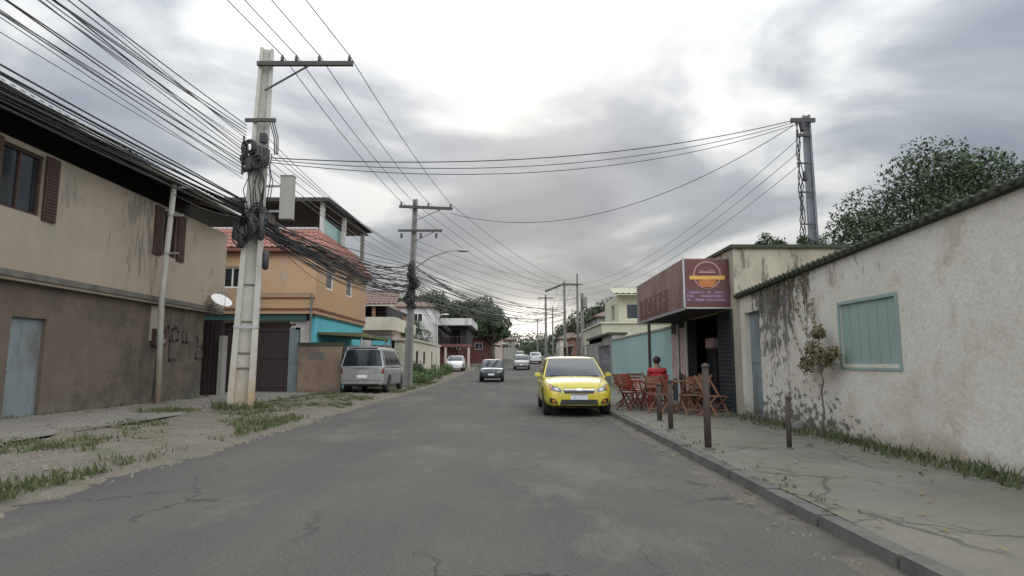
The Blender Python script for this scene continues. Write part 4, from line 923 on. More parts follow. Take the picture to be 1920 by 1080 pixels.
# houses on the slopes
for i, (lb, x, y, wl, rf) in enumerate((('small cream hillside house above the cream house balcony', 17, 66, 'cream', 'tile'), ('brown hillside house among trees right of the poles', 12.5, 80, 'brick', 'tile_dark'),
        ('white hillside house highest on the right slope', 26, 84, 'whitewall', 'tile_dark'), ('hillside house above the brown tile roof on the left', -19, 72, 'pinkwall', 'tile_dark'),
        ('tall brown-roofed house between the orange house and the second pole', -13.6, 56, 'brick', 'tile_dark'), ('whitish house with brown roof just left of the second pole', -11.2, 63, 'whitewall', 'tile_dark'),
        ('grey house stepped up behind the garage roof', 10.4, 60, 'greywall', 'tile_dark'), ('cream house stepped up right of the tallest thin pole', 8.6, 71, 'creamwhite', 'tile_dark'), ('brick hillside house below the right-hand trees', 15.5, 74, 'brick', 'tile'),
        ('cream hillside house high on the left slope above the parapet', -17, 92, 'cream', 'tile_dark'), ('small white house far up the left slope', -24, 98, 'whitewall', 'tile'), ('brick house stepped up behind the whitish house left of the second pole', -17.5, 76, 'brick', 'tile'), ('grey rooftop house peeping above the second pole splice boxes', -20, 86, 'greywall', 'tile_dark'), ('greenish white house stepped up the right slope', 14, 92, 'mint', 'tile_dark'))):
    zz = gz(x, y); shop('hillside_house', lb, x - 3, x + 3, y, y + 6, zz, zz + (3.2 if i not in (4, 5) else 6.0 - zz if i == 4 else 7.0 - zz), wl, rf)

# ================================================================== POLES AND CABLES
def ibeam_pole(mb, x, y, z0, h, w0, w1, d0, d1, rot=0, m=0, lean=(0, 0)):
    """tapered double-T concrete pole: recess along both broad faces"""
    def ring(z, w_, d_):
        q = .24; r = .3
        pts = [(-w_/2, -d_/2), (-w_/2 + w_*q, -d_/2), (-w_/2 + w_*q, -d_/2 + d_*r), (w_/2 - w_*q, -d_/2 + d_*r), (w_/2 - w_*q, -d_/2), (w_/2, -d_/2),
               (w_/2, d_/2), (w_/2 - w_*q, d_/2), (w_/2 - w_*q, d_/2 - d_*r), (-w_/2 + w_*q, d_/2 - d_*r), (-w_/2 + w_*q, d_/2), (-w_/2, d_/2)]
        c, s = math.cos(rot), math.sin(rot); f = (z - z0) / h
        return [(x + lean[0] * f + a * c - b * s, y + lean[1] * f + a * s + b * c, z) for a, b in pts]
    n = 6
    for i in range(n):
        f0, f1 = i / n, (i + 1) / n
        a = ring(z0 + h * f0, w0 + (w1 - w0) * f0, d0 + (d1 - d0) * f0); b = ring(z0 + h * f1, w0 + (w1 - w0) * f1, d0 + (d1 - d0) * f1)
        n0 = len(mb.v); mb.v += [Vector(p) for p in a + b]
        for k in range(12):
            j = (k + 1) % 12; mb.f.append((n0 + k, n0 + j, n0 + 12 + j, n0 + 12 + k)); mb.m.append(m)
    t_ = ring(z0 + h, w1, d1); mb.q(t_, m)
def insulator(t, p, down=False):
    mb = MB(); s = -1 if down else 1
    mb.lathe([(.015, 0), (.05, s * .03), (.055, s * .06), (.03, s * .08), (.05, s * .1), (.05, s * .13), (.025, s * .17), (.02, s * .2)], p, 8); mb.build('insulator', K['insul'], t, smooth=True)

def coil(t, c, r, n, thick, tilt, name='cable_coil', seed=1):
    q = random.Random(seed); mb = MB()
    for k in range(n):
        cc = Vector(c) + Vector((q.gauss(0, .05), q.gauss(0, .05), q.gauss(0, .06))); ra, rb = r * q.uniform(.75, 1.15), r * q.uniform(1.0, 1.5); tl = tilt + q.gauss(0, .15); yw = q.gauss(0, .35)
        pts = []
        for i in range(25):
            a = 6.2832 * i / 24; u, v = ra * math.cos(a), rb * math.sin(a); u, v = u * math.cos(tl) - v * math.sin(tl), u * math.sin(tl) + v * math.cos(tl)
            pts.append(cc + Vector((u * math.cos(yw), u * math.sin(yw) * .5, v)))
        mb.tube(pts, thick, 5)
    return mb.build(name, K['cable'], t, smooth=True)
P1 = Vector((-7.25, 16.5, .05)); P1TOP = 10.2
t = thing('utility_pole', 'massive pale concrete utility pole in the grass at the left, hung with black cable coils', 'utility pole', P1)
LEAN = (.22, 0)
def p1x(z): return P1.x + LEAN[0] * z / P1TOP
mb = MB(); ibeam_pole(mb, P1.x, P1.y, .0, P1TOP, .66, .36, .52, .3, R(20), lean=LEAN); mb.build('pole_shaft', K['pole'], t)
c_, s_ = math.cos(R(20)), math.sin(R(20))
for z, wd in ((1.15, .3), (1.55, .34), (2.4, .26), (3.4, .26)):
    f = z / P1TOP; d_ = .52 + (.3 - .52) * f; off = -d_ / 2 + d_ * .3 - .012
    cxp, cyp = p1x(z) - off * s_, P1.y + off * c_
    mb = MB(); mb.bar((cxp - wd / 2 * c_, cyp - wd / 2 * s_, z), (cxp + wd / 2 * c_, cyp + wd / 2 * s_, z), .02, .045); mb.build('step_slot', K['stain'], t)
mb = MB(); mb.box(p1x(9.7) - .15, p1x(9.7) + 2.55, P1.y - .28, P1.y - .18, 9.62, 9.74); mb.bar((p1x(8.9) + .1, P1.y - .2, 8.9), (p1x(9.7) + 1.3, P1.y - .23, 9.62), .04, .04); mb.build('crossarm', K['crossarm'], t)
ARM1 = [(p1x(9.7) + d, P1.y - .23, 9.74) for d in (.55, .95, 1.6, 2.45)]
for p in ARM1: insulator(t, p)
ARM1 = [(p[0], p[1], p[2] + .18) for p in ARM1]
mb = MB(); mb.box(p1x(8) - .35, p1x(8) + .5, P1.y - .3, P1.y - .24, 7.95, 8.05); mb.build('crossarm', K['crossarm'], t)
# secondary rack
mb = MB()
for k in range(5):
    z = 6.6 + k * .2; mb.lathe([(.03, -.05), (.05, -.04), (.035, 0), (.05, .04), (.03, .05)], (p1x(z) - .34, P1.y - .12, z), 8)
mb.box(p1x(7) - .42, p1x(7) - .38, P1.y - .15, P1.y - .09, 6.5, 7.6)
for z in (6.6, 7.0, 7.4): mb.box(p1x(7) - .38, p1x(7) - .18, P1.y - .15, P1.y - .1, z - .02, z + .02)
mb.build('cable_rack', K['insul'], t)
mb = MB(); mb.box(p1x(7) + .2, p1x(7) + .34, P1.y - .3, P1.y - .1, 6.75, 7.2); mb.box(p1x(7) + .12, p1x(7) + .3, P1.y - .34, P1.y - .2, 7.35, 7.6)
mb.lathe([(.09, 0), (.11, .05), (.11, .4), (.04, .45)], (p1x(7) - .12, P1.y - .36, 6.5), 10); mb.lathe([(.07, 0), (.09, .05), (.09, .3), (.04, .35)], (p1x(7) + .1, P1.y - .36, 6.9), 10)
mb.build('junction_box', K['cable'], t)
coil(t, (p1x(7) - .1, P1.y - .42, 7.15), .15, 9, .02, .6, seed=15); coil(t, (p1x(7) + .15, P1.y - .4, 6.75), .13, 8, .02, -.4, seed=16); coil(t, (p1x(7) - .28, P1.y - .35, 6.85), .1, 6, .02, 0, seed=18)
# pale equipment cabinet
bx0 = at(524, 370, Y=P1.y - .1).x; bx1 = at(548, 370, Y=P1.y - .1).x; bz0, bz1 = at(535, 412, Y=P1.y).z, at(535, 332, Y=P1.y).z
mb = MB(); mb.box(bx0, bx1, P1.y - .1, P1.y + .12, bz0, bz1); mb.box(bx0 - .015, bx1 + .015, P1.y - .12, P1.y + .14, bz1, bz1 + .03); ob = mb.build('equipment_cabinet', K['box_grey'], t, bevel=.012)
mb = MB(); mb.box(p1x(6) - .1, bx0 + .05, P1.y - .05, P1.y, bz0 + .2, bz0 + .26); mb.build('cabinet_bracket', K['steel'], t); mb = MB(); mb.box(p1x(6) - .1, bx0 + .05, P1.y - .05, P1.y, bz1 - .3, bz1 - .24); mb.build('cabinet_bracket', K['steel'], t)
# coils and closures
def coil(t, c, r, n, thick, tilt, name='cable_coil', seed=1):
    q = random.Random(seed); mb = MB()
    for k in range(n):
        cc = Vector(c) + Vector((q.gauss(0, .05), q.gauss(0, .05), q.gauss(0, .06))); ra, rb = r * q.uniform(.75, 1.15), r * q.uniform(1.0, 1.5); tl = tilt + q.gauss(0, .15); yw = q.gauss(0, .35)
        pts = []
        for i in range(25):
            a = 6.2832 * i / 24; u, v = ra * math.cos(a), rb * math.sin(a); u, v = u * math.cos(tl) - v * math.sin(tl), u * math.sin(tl) + v * math.cos(tl)
            pts.append(cc + Vector((u * math.cos(yw), u * math.sin(yw) * .5, v)))
        mb.tube(pts, thick, 5)
    return mb.build(name, K['cable'], t, smooth=True)
cA = at(462, 428, Y=P1.y - .4); coil(t, cA, .25, 20, .026, -.5, seed=3)
cB = at(484, 408, Y=P1.y - .4); coil(t, cB, .2, 13, .024, .2, seed=5)
mb = MB()
for (px, py, r, h) in ((452, 462, .09, .5), (470, 440, .1, .55), (489, 448, .08, .6), (497, 503, .085, .42)):
    p = at(px, py, Y=P1.y - .42); mb.lathe([(.02, -.05), (r, 0), (r, h), (r * .5, h + .06)], p, 10)
mb.build('splice_closure', K['cable'], t, smooth=True)
mb = MB()
for k in range(9):
    a = at(470 + k * 5, 300 + rnd.uniform(-20, 10), Y=P1.y - .36); b = at(476 + k * 3 + rnd.uniform(-12, 12), 400 + rnd.uniform(-12, 12), Y=P1.y - .36)
    m_ = a.lerp(b, .5) + Vector((rnd.uniform(-.22, .22), -.05, 0)); mb.tube([a, a.lerp(m_, .5) + Vector((rnd.uniform(-.08, .08), 0, 0)), m_, b], rnd.uniform(.012, .022), 5)
for k in range(3):
    a = at(506 + 4 * k, 228, Y=P1.y - .25); b = at(515 + 3 * k, 290, Y=P1.y - .3); mb.tube([a, a.lerp(b, .5) + Vector((.06, 0, 0)), b], .016, 5)
mb.build('riser_cables', K['cable'], t, smooth=True)
mb = MB()
for z in (2.25, 5.0, 5.6): 
    f = z / P1TOP; w_ = .66 - .3 * f + .02; d_ = .52 - .22 * f + .02
    pts = [(p1x(z) + a * c_ - b * s_, P1.y + a * s_ + b * c_, z) for a, b in ((-w_/2, -d_/2), (w_/2, -d_/2), (w_/2, d_/2), (-w_/2, d_/2), (-w_/2, -d_/2))]
    for a, b in zip(pts, pts[1:]): mb.bar(a, b, .012, .05)
mb.build('steel_band', K['steel'], t)

P2 = Vector((-5.25, 30.9, .02)); P2H = 9.75
t = thing('utility_pole', 'slim dark utility pole with two crossarms beside the silver van', 'utility pole', P2)
mb = MB(); ibeam_pole(mb, P2.x, P2.y, 0, P2H, .42, .22, .34, .2, 0, lean=(.22, 0)); mb.build('pole_shaft', K['pole_far'], t)
mb = MB(); za_ = at(800, 391, Y=P2.y).z; xa, xb = at(750, 388, Y=P2.y).x, at(849, 394, Y=P2.y).x; mb.bar((xa, P2.y - .2, za_ + .06), (xb, P2.y - .2, za_ - .06), .1, .14); mb.build('crossarm', K['crossarm'], t)
ARM2 = [(xa + .1, P2.y - .2, za_ + .13), (xa + .75, P2.y - .2, za_ + .1), (xa + 1.5, P2.y - .2, za_ + .07), (xb - .1, P2.y - .2, za_ + .02)]
for p in ARM2: insulator(t, p)
ARM2 = [(p[0], p[1], p[2] + .18) for p in ARM2]
zb_ = at(790, 434, Y=P2.y).z; xa2, xb2 = at(748, 434, Y=P2.y).x, at(830, 436, Y=P2.y).x
mb = MB(); mb.box(xa2, xb2, P2.y - .24, P2.y - .15, zb_ - .05, zb_ + .06); mb.bar((xb2 - .3, P2.y - .2, zb_), (P2.x + .25, P2.y - .2, zb_ - .55), .03, .03); mb.bar((xb - .5, P2.y - .2, za_ - .06), (P2.x + .25, P2.y - .2, za_ - .7), .03, .03); mb.build('crossarm', K['crossarm'], t)
for px in (753, 789, 818):
    p = at(px, 437, Y=P2.y - .2); mb = MB(); mb.lathe([(.04, 0), (.06, -.03), (.06, -.22), (.03, -.26)], p, 8); mb.build('fuse_cutout', K['insul'], t)
mb = MB()
for k in range(7):
    z = 4.0 + k * .32; x = P2.x + .18; mb.lathe([(.05, 0), (.11, .04), (.1, .24), (.04, .28)], (x + rnd.uniform(-.3, .22), P2.y - .28, z), 8)
mb.build('splice_closure', K['cable'], t, smooth=True)
coil(t, (P2.x + .25, P2.y - .3, 5.35), .22, 8, .028, .3, seed=9); coil(t, (P2.x + .02, P2.y - .3, 4.5), .15, 6, .03, 0, seed=10)
mb = MB(); lh = at(868, 470, Y=P2.y - 1.2); s0 = Vector((P2.x + .2, P2.y - .1, at(780, 505, Y=P2.y).z))
mb.tube([s0, s0.lerp(lh, .35) + Vector((0, 0, .28)), s0.lerp(lh, .7) + Vector((0, 0, .25)), lh + Vector((-.2, 0, .02))], .03, 6); mb.build('lamp_arm', K['steel'], t)
mb = MB(); mb.ball(lh, .32, .13, .07); mb.build('lamp_head', K['steel'], t, smooth=True)
mb = MB()
for k in range(6): a = Vector((P2.x + .12 + rnd.uniform(-.15, .25), P2.y - .25, 6.4)); mb.tube([a, a + Vector((rnd.uniform(-.2, .2), 0, -1)), a + Vector((rnd.uniform(-.15, .15), 0, -2.4))], .02, 5)
mb.build('riser_cables', K['cable'], t, smooth=True)

def far_pole(px, pyt, Y, label, h_arm=None, w=.3):
    top = at(px, pyt, Y=Y); z0 = gz(top.x, Y) if Y < 40 else gz(bend(Y), Y)
    t = thing('utility_pole', label, 'utility pole', (top.x, Y, z0 - .02))
    mb = MB(); ibeam_pole(mb, top.x, Y, z0 - .02, top.z - z0, w, w * .6, w * .8, w * .5, .2); mb.build('pole_shaft', K['pole_far'], t)
    return t, top
t, T3 = far_pole(1058, 528, 64, 'far right utility pole carrying the long double crossarm')
mb = MB(); a, b = at(1022, 547, Y=64), at(1084, 534, Y=64); mb.bar((a.x, 63.85, a.z), (T3.x, 63.85, b.z + .1), .14, .2); mb.bar((T3.x, 63.85, b.z + .05), (b.x, 63.85, b.z), .12, .16); mb.build('crossarm', K['crossarm'], t)
ARM3 = [(a.x + .1 + k * (b.x - a.x - .2) / 3, 63.85, a.z + (b.z - a.z) * k / 3 + .08) for k in range(4)]
for p in ARM3: insulator(t, p)
t, T4 = far_pole(1082, 513, 57, 'tallest thin utility pole behind the yellow taxi', w=.24)
mb = MB(); mb.box(T4.x - .6, T4.x + .5, 56.8, 56.9, T4.z - 1.1, T4.z - 1.0); mb.build('crossarm', K['crossarm'], t)
t, T5 = far_pole(1023, 552, 70, 'short utility pole leftmost of the far right row', w=.3)
mb = MB(); mb.box(T5.x - .9, T5.x + .9, 69.8, 69.9, T5.z - .5, T5.z - .38); mb.build('crossarm', K['crossarm'], t)
t, T6 = far_pole(1091, 549, 50, 'dark stub utility pole on the right just above the taxi roof', w=.34)
mb = MB(); mb.lathe([(.1, 0), (.2, .1), (.2, .9), (.1, 1.0)], (T6.x + .22, 49.8, T6.z - 1.3), 10); mb.build('transformer', K['pole_far'], t)
t, T7 = far_pole(1036, 575, 92, 'faint distant utility pole among the far trees', w=.26)
mb = MB(); mb.box(T7.x - .9, T7.x + .9, 91.8, 91.9, T7.z - .5, T7.z - .4); mb.build('crossarm', K['crossarm'], t)
t, T8 = far_pole(1008, 598, 118, 'most distant utility pole near the end of the road', w=.26)
mb = MB(); mb.box(T8.x - .9, T8.x + .9, 117.8, 117.9, T8.z - .5, T8.z - .4); mb.build('crossarm', K['crossarm'], t)
# steel grey pole on the right behind the roofs
PR = Vector((11.1, 22, .0)); PRH = 10.55
t = thing('utility_pole', 'bluish grey pole with hanging cable loops rising behind the right-hand roofs', 'utility pole', PR)
mb = MB(); ibeam_pole(mb, PR.x, PR.y, 0, PRH, .38, .26, .32, .22, R(-15)); mb.build('pole_shaft', K['pole_steel'], t)
mb = MB(); mb.box(PR.x - .7, PR.x + .2, PR.y - .3, PR.y - .2, PRH - .35, PRH - .2); mb.box(PR.x - .5, PR.x, PR.y - .3, PR.y - .2, PRH - .9, PRH - .8)
for z in (5.2, 6.3, 7.5, 8.6): mb.box(PR.x - .56, PR.x, PR.y - .26, PR.y - .2, z, z + .05)
mb.build('bracket', K['crossarm'], t)
mb = MB()
for k in range(4):
    pts = [(PR.x - .52 + .07 * math.sin(i * 1.7 + k * 2) + k * .03, PR.y - .25 + .04 * math.cos(i * 1.3 + k), PRH - .3 - i * .42) for i in range(16)]; mb.tube(pts, .02, 5)
mb.build('riser_cables', K['cable'], t, smooth=True)
for z in (7.9, 9.8): mb = MB(); mb.lathe([(.03, 0), (.09, .05), (.09, .35), (.03, .4)], (PR.x - .33, PR.y - .32, z), 8); mb.build('splice_closure', K['cable'], t)

# cables: primary lines
P0 = Vector((-9.3, -12, 0))
G1 = 'primary wires between the two crossarms'
ORD = ('leftmost, nearest the pole shafts', 'second from the left', 'third from the left', 'rightmost, at the crossarm tips')
for i in range(4): cable(ARM1[i], ARM2[i], .22, .012, 'primary wire from near crossarm to second crossarm, ' + ORD[i], G1)
for i in range(4): cable((P0.x + .6 + i * .5, P0.y, 10.1), ARM1[i], .4, .012, 'primary wire running overhead towards the viewer, ' + ORD[i], 'primary wires overhead behind the near pole')
for i in range(4): cable(ARM2[i], ARM3[i], .75, .012, 'primary wire crossing to the far right crossarm, ' + ORD[i], 'primary wires crossing to the far right poles')
GL = 'wires fanning up to the left from the near pole'
for i in range(17):
    z = 6.35 + .095 * i; cable((P0.x + rnd.uniform(-1.4, 1.2), P0.y, z + 1.0 + rnd.uniform(-.3, 1.4)), (p1x(z) - .32, P1.y - .2, z), rnd.uniform(.1, .5), rnd.choice((.008, .010, .013)), 'thin wire fanning up to the left edge from the near pole', GL, 'cable_grey' if i % 2 else 'cable')
GB = 'thick telephone cable bundle along the left side'
pb = at(272, 292, Y=12.6)
for i in range(15):
    z = 5.1 + .09 * (i % 6) + rnd.uniform(-.05, .05)
    cable((P0.x + 1.0 + rnd.uniform(-.12, .12), P0.y, z + .45), (p1x(z) - .1 + rnd.uniform(-.1, .1), P1.y - .38, z + .05), rnd.uniform(.05, .42), rnd.choice((.012, .016, .022)), 'black telephone cable in the thick sagging bundle left of the near pole', GB, wob=.008)
G2 = 'telephone cables from the near pole to the second pole'
for i in range(36):
    z = 4.95 + .09 * (i % 6); z2 = rnd.uniform(4.7, 6.3)
    cable((p1x(z) + rnd.uniform(0, .15), P1.y - .38, z), (P2.x + .1, P2.y - .25, z2), rnd.uniform(.02, .95), rnd.choice((.012, .016, .02)), 'black telephone cable sagging in front of the orange house between the poles', G2, wob=.008)
for i in range(6):
    z = 6.5 + .2 * i
    cable((p1x(z) + .3, P1.y - .2, z), (P2.x + .05, P2.y - .2, 6.2 + .17 * i), rnd.uniform(.1, .5), .010, ('lowest', 'second lowest', 'third lowest', 'third highest', 'second highest', 'highest')[i] + ' low-voltage wire from the near pole above the canopy', 'low-voltage wires above the orange house', 'cable_grey')
G3 = 'telephone cables beyond the second pole'
for i in range(26):
    z2 = rnd.uniform(4.5, 6.6); z3 = rnd.uniform(5.6, 7.2)
    tgt = (T3.x + rnd.uniform(-.3, .3), 63.7, z3) if i % 3 else (T5.x, 69.7, z3 + .4)
    cable((P2.x + .12, P2.y - .25, z2), tgt, rnd.uniform(.4, 1.7), rnd.choice((.014, .02)), 'dark telephone cable sagging from the second pole towards the far poles', G3, 'cable_grey' if i % 2 else 'cable')
for i in range(9): cable((P2.x + .1, P2.y, 6.4 - .2 * i), (-9 + bend(80), 84, 5.8 - .1 * i), rnd.uniform(.6, 1.4), .014, 'cable running from the second pole over the white parapet building', 'cables over the white parapet building', 'cable_grey')
for a, b, s_0 in ((T3, T7, 1.0), (T5, T8, 1.2), (T7, T8, .6)):
    for i in range(3): cable((a.x + (i - 1) * .7, a.y - .1, a.z - .5), (b.x + (i - 1) * .7, b.y - .1, b.z - .4), s_0, .014, 'wire strung between distant poles over the end of the road', 'wires between the distant poles', 'cable_grey')
for i in range(3): cable((T3.x + (i - 1) * .3, 63.7, T3.z - 2 - .3 * i), (T4.x, 57, T4.z - 2.2 - .2 * i), .15, .014, 'short wire linking the far right poles', 'wires linking the far right poles')
for i in range(3): cable((T4.x, 57, T4.z - 1.05 - .5 * i), (PR.x - .4, PR.y, 9.6 - .5 * i), 1.2, .012, ('top', 'middle', 'bottom')[i] + ' wire from the tallest far pole to the grey pole on the right', 'wires down the right side', 'cable_grey')
# road-crossing drops from right pole
for i in range(5): cable((P2.x + .15, P2.y - .2, 7.6 - .35 * i), (T4.x - .1, 56.8, T4.z - 1.2 - .4 * i), .5 + .12 * i, .013, ('topmost', 'second', 'third', 'fourth', 'lowest')[i] + ' of the wires running from the second pole shaft to the tallest thin pole', 'wires from the second pole to the tallest thin pole', 'cable_grey')
for i, (x, y, z) in enumerate(((-7.7, 39.4, 4.9), (-6.7, 41, 2.9), (XS, 33.4, 5.8))): cable((P2.x, P2.y - .2, 5.6 - .3 * i), (x, y, z), .25, .012, 'drop wire from the second pole to the ' + ('brown tile roof of the cream house', 'low cream house wall', 'far corner of the orange house')[i], 'drop wires from the second pole')
G4 = 'wires crossing high over the road'
for i, (dz, s_0) in enumerate(((0, .75), (-.16, .95), (-.35, 1.1))):
    cable((PR.x - .5, PR.y - .25, PRH - .25 + dz * .5), (p1x(7) + .25, P1.y - .2, 6.95 + dz * .35), s_0 * .9, .012 if i else .016, ('topmost', 'middle', 'lowest')[i] + ' of the wires crossing high over the road to the near pole', G4, n=40)
cable((PR.x - .5, PR.y - .25, PRH - .4), (ARM2[3][0], ARM2[3][1], ARM2[3][2] - .5), 1.75, .014, 'lone deep-sagging wire from the grey pole to the second pole crossarm', None, n=40)
q = at(560, 430, Y=25); cable((p1x(5.2) + .1, P1.y - .3, 5.2), (XS + .1, 26.5, 4.6), .25, .010, 'house drop wire from the near pole to the street side of the orange house', 'house drop wires')
cable((p1x(5.1) + .1, P1.y - .3, 5.1), (XS + .1, 29.5, 5.3), .3, .010, 'house drop wire from the near pole to the street side of the orange house', 'house drop wires')
cable((p1x(5.3) - .2, P1.y - .3, 5.2), (b1.x, b1.y, b1.z - .3), .12, .014, 'drop wire from the near pole to the pale service mast', None)

# ================================================================== VEHICLES
ROCK = [0.0, .55, .84, .955, 1.0, 1.0, .985, .93, 0.0]
def car(name, label, loc, rz, body='yellow', Lc=4.4, W=1.7, H=1.46, style='sedan', detail=2, group=None, lampmat='lens'):
    t = thing(name, label, 'van' if style == 'van' else 'car', loc, rz, group); o0 = Vector(loc)
    hl, hw = Lc / 2, W / 2
    if style == 'sedan':
        ST = [(-1.0, .66, .84, .36), (-.985, .8, .93, .3), (-.93, .92, .99, .25), (-.7, .985, 1.0, .2), (-.4, 1, .96, .19), (0, 1, .94, .18), (.35, 1, .93, .18), (.5, .995, .92, .18), (.7, .98, .86, .19), (.86, .94, .79, .2), (.95, .86, .70, .22), (.99, .74, .62, .25), (1.0, .6, .57, .28)]
        CB = dict(y0=.48, y1=-.72, t0=.04, t1=-.46, wb=.945, wt=.735, zb=.90, zt=H)
    elif style == 'van':
        ST = [(-1.0, .86, 1.02, .36), (-.992, .93, 1.08, .3), (-.95, .975, 1.08, .27), (-.7, 1, 1.07, .22), (-.3, 1, 1.05, .2), (.1, 1, 1.04, .2), (.45, 1, 1.03, .2), (.62, .99, 1.0, .2), (.8, .96, .93, .22), (.93, .88, .84, .24), (.985, .76, .72, .28), (1.0, .62, .62, .32)]
        CB = dict(y0=.66, y1=-.985, t0=.26, t1=-.90, wb=.965, wt=.745, zb=1.02, zt=H)
    else:
        ST = [(-1.0, .76, .86, .34), (-.985, .87, .95, .3), (-.93, .94, .98, .26), (-.7, .99, .98, .2), (-.3, 1, .96, .2), (.1, 1, .94, .2), (.4, 1, .93, .2), (.55, .99, .91, .2), (.75, .97, .86, .2), (.9, .92, .78, .22), (.97, .82, .68, .25), (1.0, .66, .6, .28)]
        CB = dict(y0=.52, y1=-.93, t0=.08, t1=-.72, wb=.93, wt=.73, zb=.91, zt=H)
    me = bpy.data.meshes.new('body'); V = []; F = []
    nr = 9; full = 2 * (nr - 1)
    for yf, wf, zt, zb in ST:
        w_ = hw * wf; zm = zt - .16; crown = .03 if abs(yf) > .9 else .045
        Z = [zt + crown, zt + crown * .8, zt, zt - .05, zm + (.0), .55 * (zt / .93), .38, zb, zb]
        Z = [max(z, zb) for z in Z]
        ring = [(ROCK[i] * w_, yf * hl, Z[i]) for i in range(nr)] + [(-ROCK[i] * w_, yf * hl, Z[i]) for i in range(nr - 2, 0, -1)]
        V += ring
    for j in range(len(ST) - 1):
        for i in range(full):
            k = (i + 1) % full; F.append((j * full + i, j * full + k, (j + 1) * full + k, (j + 1) * full + i))
    F.append(tuple(range(full))); F.append(tuple((len(ST) - 1) * full + i for i in reversed(range(full))))
    me.from_pydata(V, [], F)
    bm = bmesh.new(); bm.from_mesh(me); bmesh.ops.recalc_face_normals(bm, faces=bm.faces); bm.to_mesh(me); bm.free()
    ob = bpy.data.objects.new('body', me); COL.objects.link(ob)
    md = ob.modifiers.new('s', 'SUBSURF'); md.levels = 2; md.render_levels = 2
    wr = .315 if style != 'van' else .335; ax = [(.62 if style != 'van' else .63) * hl, (-.62 if style != 'van' else -.60) * hl]
    cut = MB()
    for y in ax:
        for s in (-1, 1): cut.lathe([(wr + .055, s * (hw - .26)), (wr + .055, s * (hw + .2))], (0, y, wr + .01), 28, 'x')
    co = cut.build('cutter', K['dark'])
    mb2 = ob.modifiers.new('b', 'BOOLEAN'); mb2.object = co; mb2.operation = 'DIFFERENCE'; mb2.solver = 'EXACT'
    dg = bpy.context.evaluated_depsgraph_get(); dg.update()
    nm = bpy.data.meshes.new_from_object(ob.evaluated_get(dg)); ob.modifiers.clear(); ob.data = nm; bpy.data.objects.remove(co)
    nm.materials.clear(); nm.materials.append(K[body]); nm.polygons.foreach_set('use_smooth', [True] * len(nm.polygons))
    try: nm.set_sharp_from_angle(angle=R(38))
    except Exception: pass
    ob.parent = t
    bvh = BVHTree.FromPolygons([v.co.copy() for v in nm.vertices], [tuple(p.vertices) for p in nm.polygons])
    def put(mb, nme, m, smooth=False, par=None, **k):
        o = mb.build(nme, K[m], None, smooth=smooth, **k); o.parent = par or t; return o
    def proj(quad, axis, off=.006, n=8, curve=None):
        """quad: 4 corners in (x,z) for front/rear or (y,z) for sides, laid onto the body surface"""
        mb = MB(); g = []
        for j in range(n + 1):
            row = []
            for i in range(n + 1):
                u, v = i / n, j / n
                a = [quad[0][k] * (1 - u) * (1 - v) + quad[1][k] * u * (1 - v) + quad[2][k] * u * v + quad[3][k] * (1 - u) * v for k in (0, 1)]
                if axis in ('f', 'r'):
                    s = 1 if axis == 'f' else -1; h = bvh.ray_cast(Vector((a[0], s * 4, a[1])), Vector((0, -s, 0)))
                    p = h[0] + Vector((0, s * off, 0)) if h[0] else Vector((a[0], s * hl * .93, a[1]))
                    if h[0] and abs(p.y) < hl * .7: p.y = s * hl * .7
                else:
                    s = 1 if axis == 'R' else -1; h = bvh.ray_cast(Vector((s * 3, a[0], a[1])), Vector((-s, 0, 0)))
                    p = h[0] + Vector((s * off, 0, 0)) if h[0] else Vector((s * hw * .9, a[0], a[1]))
                row.append(p)
            g.append(row)
        for j in range(n):
            for i in range(n): mb.q([g[j][i], g[j][i + 1], g[j + 1][i + 1], g[j + 1][i]])
        # rim so the piece has thickness
        b = [g[0][i] for i in range(n + 1)] + [g[j][n] for j in range(1, n + 1)] + [g[n][i] for i in range(n - 1, -1, -1)] + [g[j][0] for j in range(n - 1, 0, -1)]
        inw = Vector((0, (-1 if axis == 'f' else 1) * off * 1.5, 0)) if axis in 'fr' else Vector(((-1 if axis == 'R' else 1) * off * 1.5, 0, 0))
        for i in range(len(b)): mb.q([b[i], b[(i + 1) % len(b)], b[(i + 1) % len(b)] + inw, b[i] + inw])
        return mb
    mir = lambda q: [(-a, b) for a, b in q]
    # cabin
    y0, y1, t0, t1 = CB['y0'] * hl, CB['y1'] * hl, CB['t0'] * hl, CB['t1'] * hl; wb, wt, zb, zt = CB['wb'] * hw, CB['wt'] * hw, CB['zb'], CB['zt'] - .035
    def face(side, u, v, off=0):
        # u in -1..1 across, v in 0..1 up
        if side in 'fr':
            yb, yt, s = (y0, t0, 1) if side == 'f' else (y1, t1, -1)
            ww = wb + (wt - wb) * v; bow = (.16 if side == 'f' else .08) * (1 - u * u) * (1 - .5 * v)
            p = Vector((u * ww, yb + (yt - yb) * v + s * bow, zb + (zt - zb) * v + .02 * math.sin(v * math.pi)))
            n = Vector((.15 * u, s * (zt - zb), abs(yb - yt))).normalized()
        else:
            s = 1 if side == 'R' else -1; yf = y1 + (y0 - y1) * (u + 1) / 2; yt = t1 + (t0 - t1) * (u + 1) / 2
            ww = wb + (wt - wb) * v + .035 * math.sin(v * math.pi) 
            p = Vector((s * ww, yf + (yt - yf) * v, zb + (zt - zb) * v)); n = Vector((s, 0, .35)).normalized()
        return p + n * off
    cb = MB(); n = 10
    for sd_ in 'frRL':
        for j in range(n):
            for i in range(n): cb.q([face(sd_, -1 + 2 * a / n, b / n) for a, b in ((i, j), (i + 1, j), (i + 1, j + 1), (i, j + 1))])
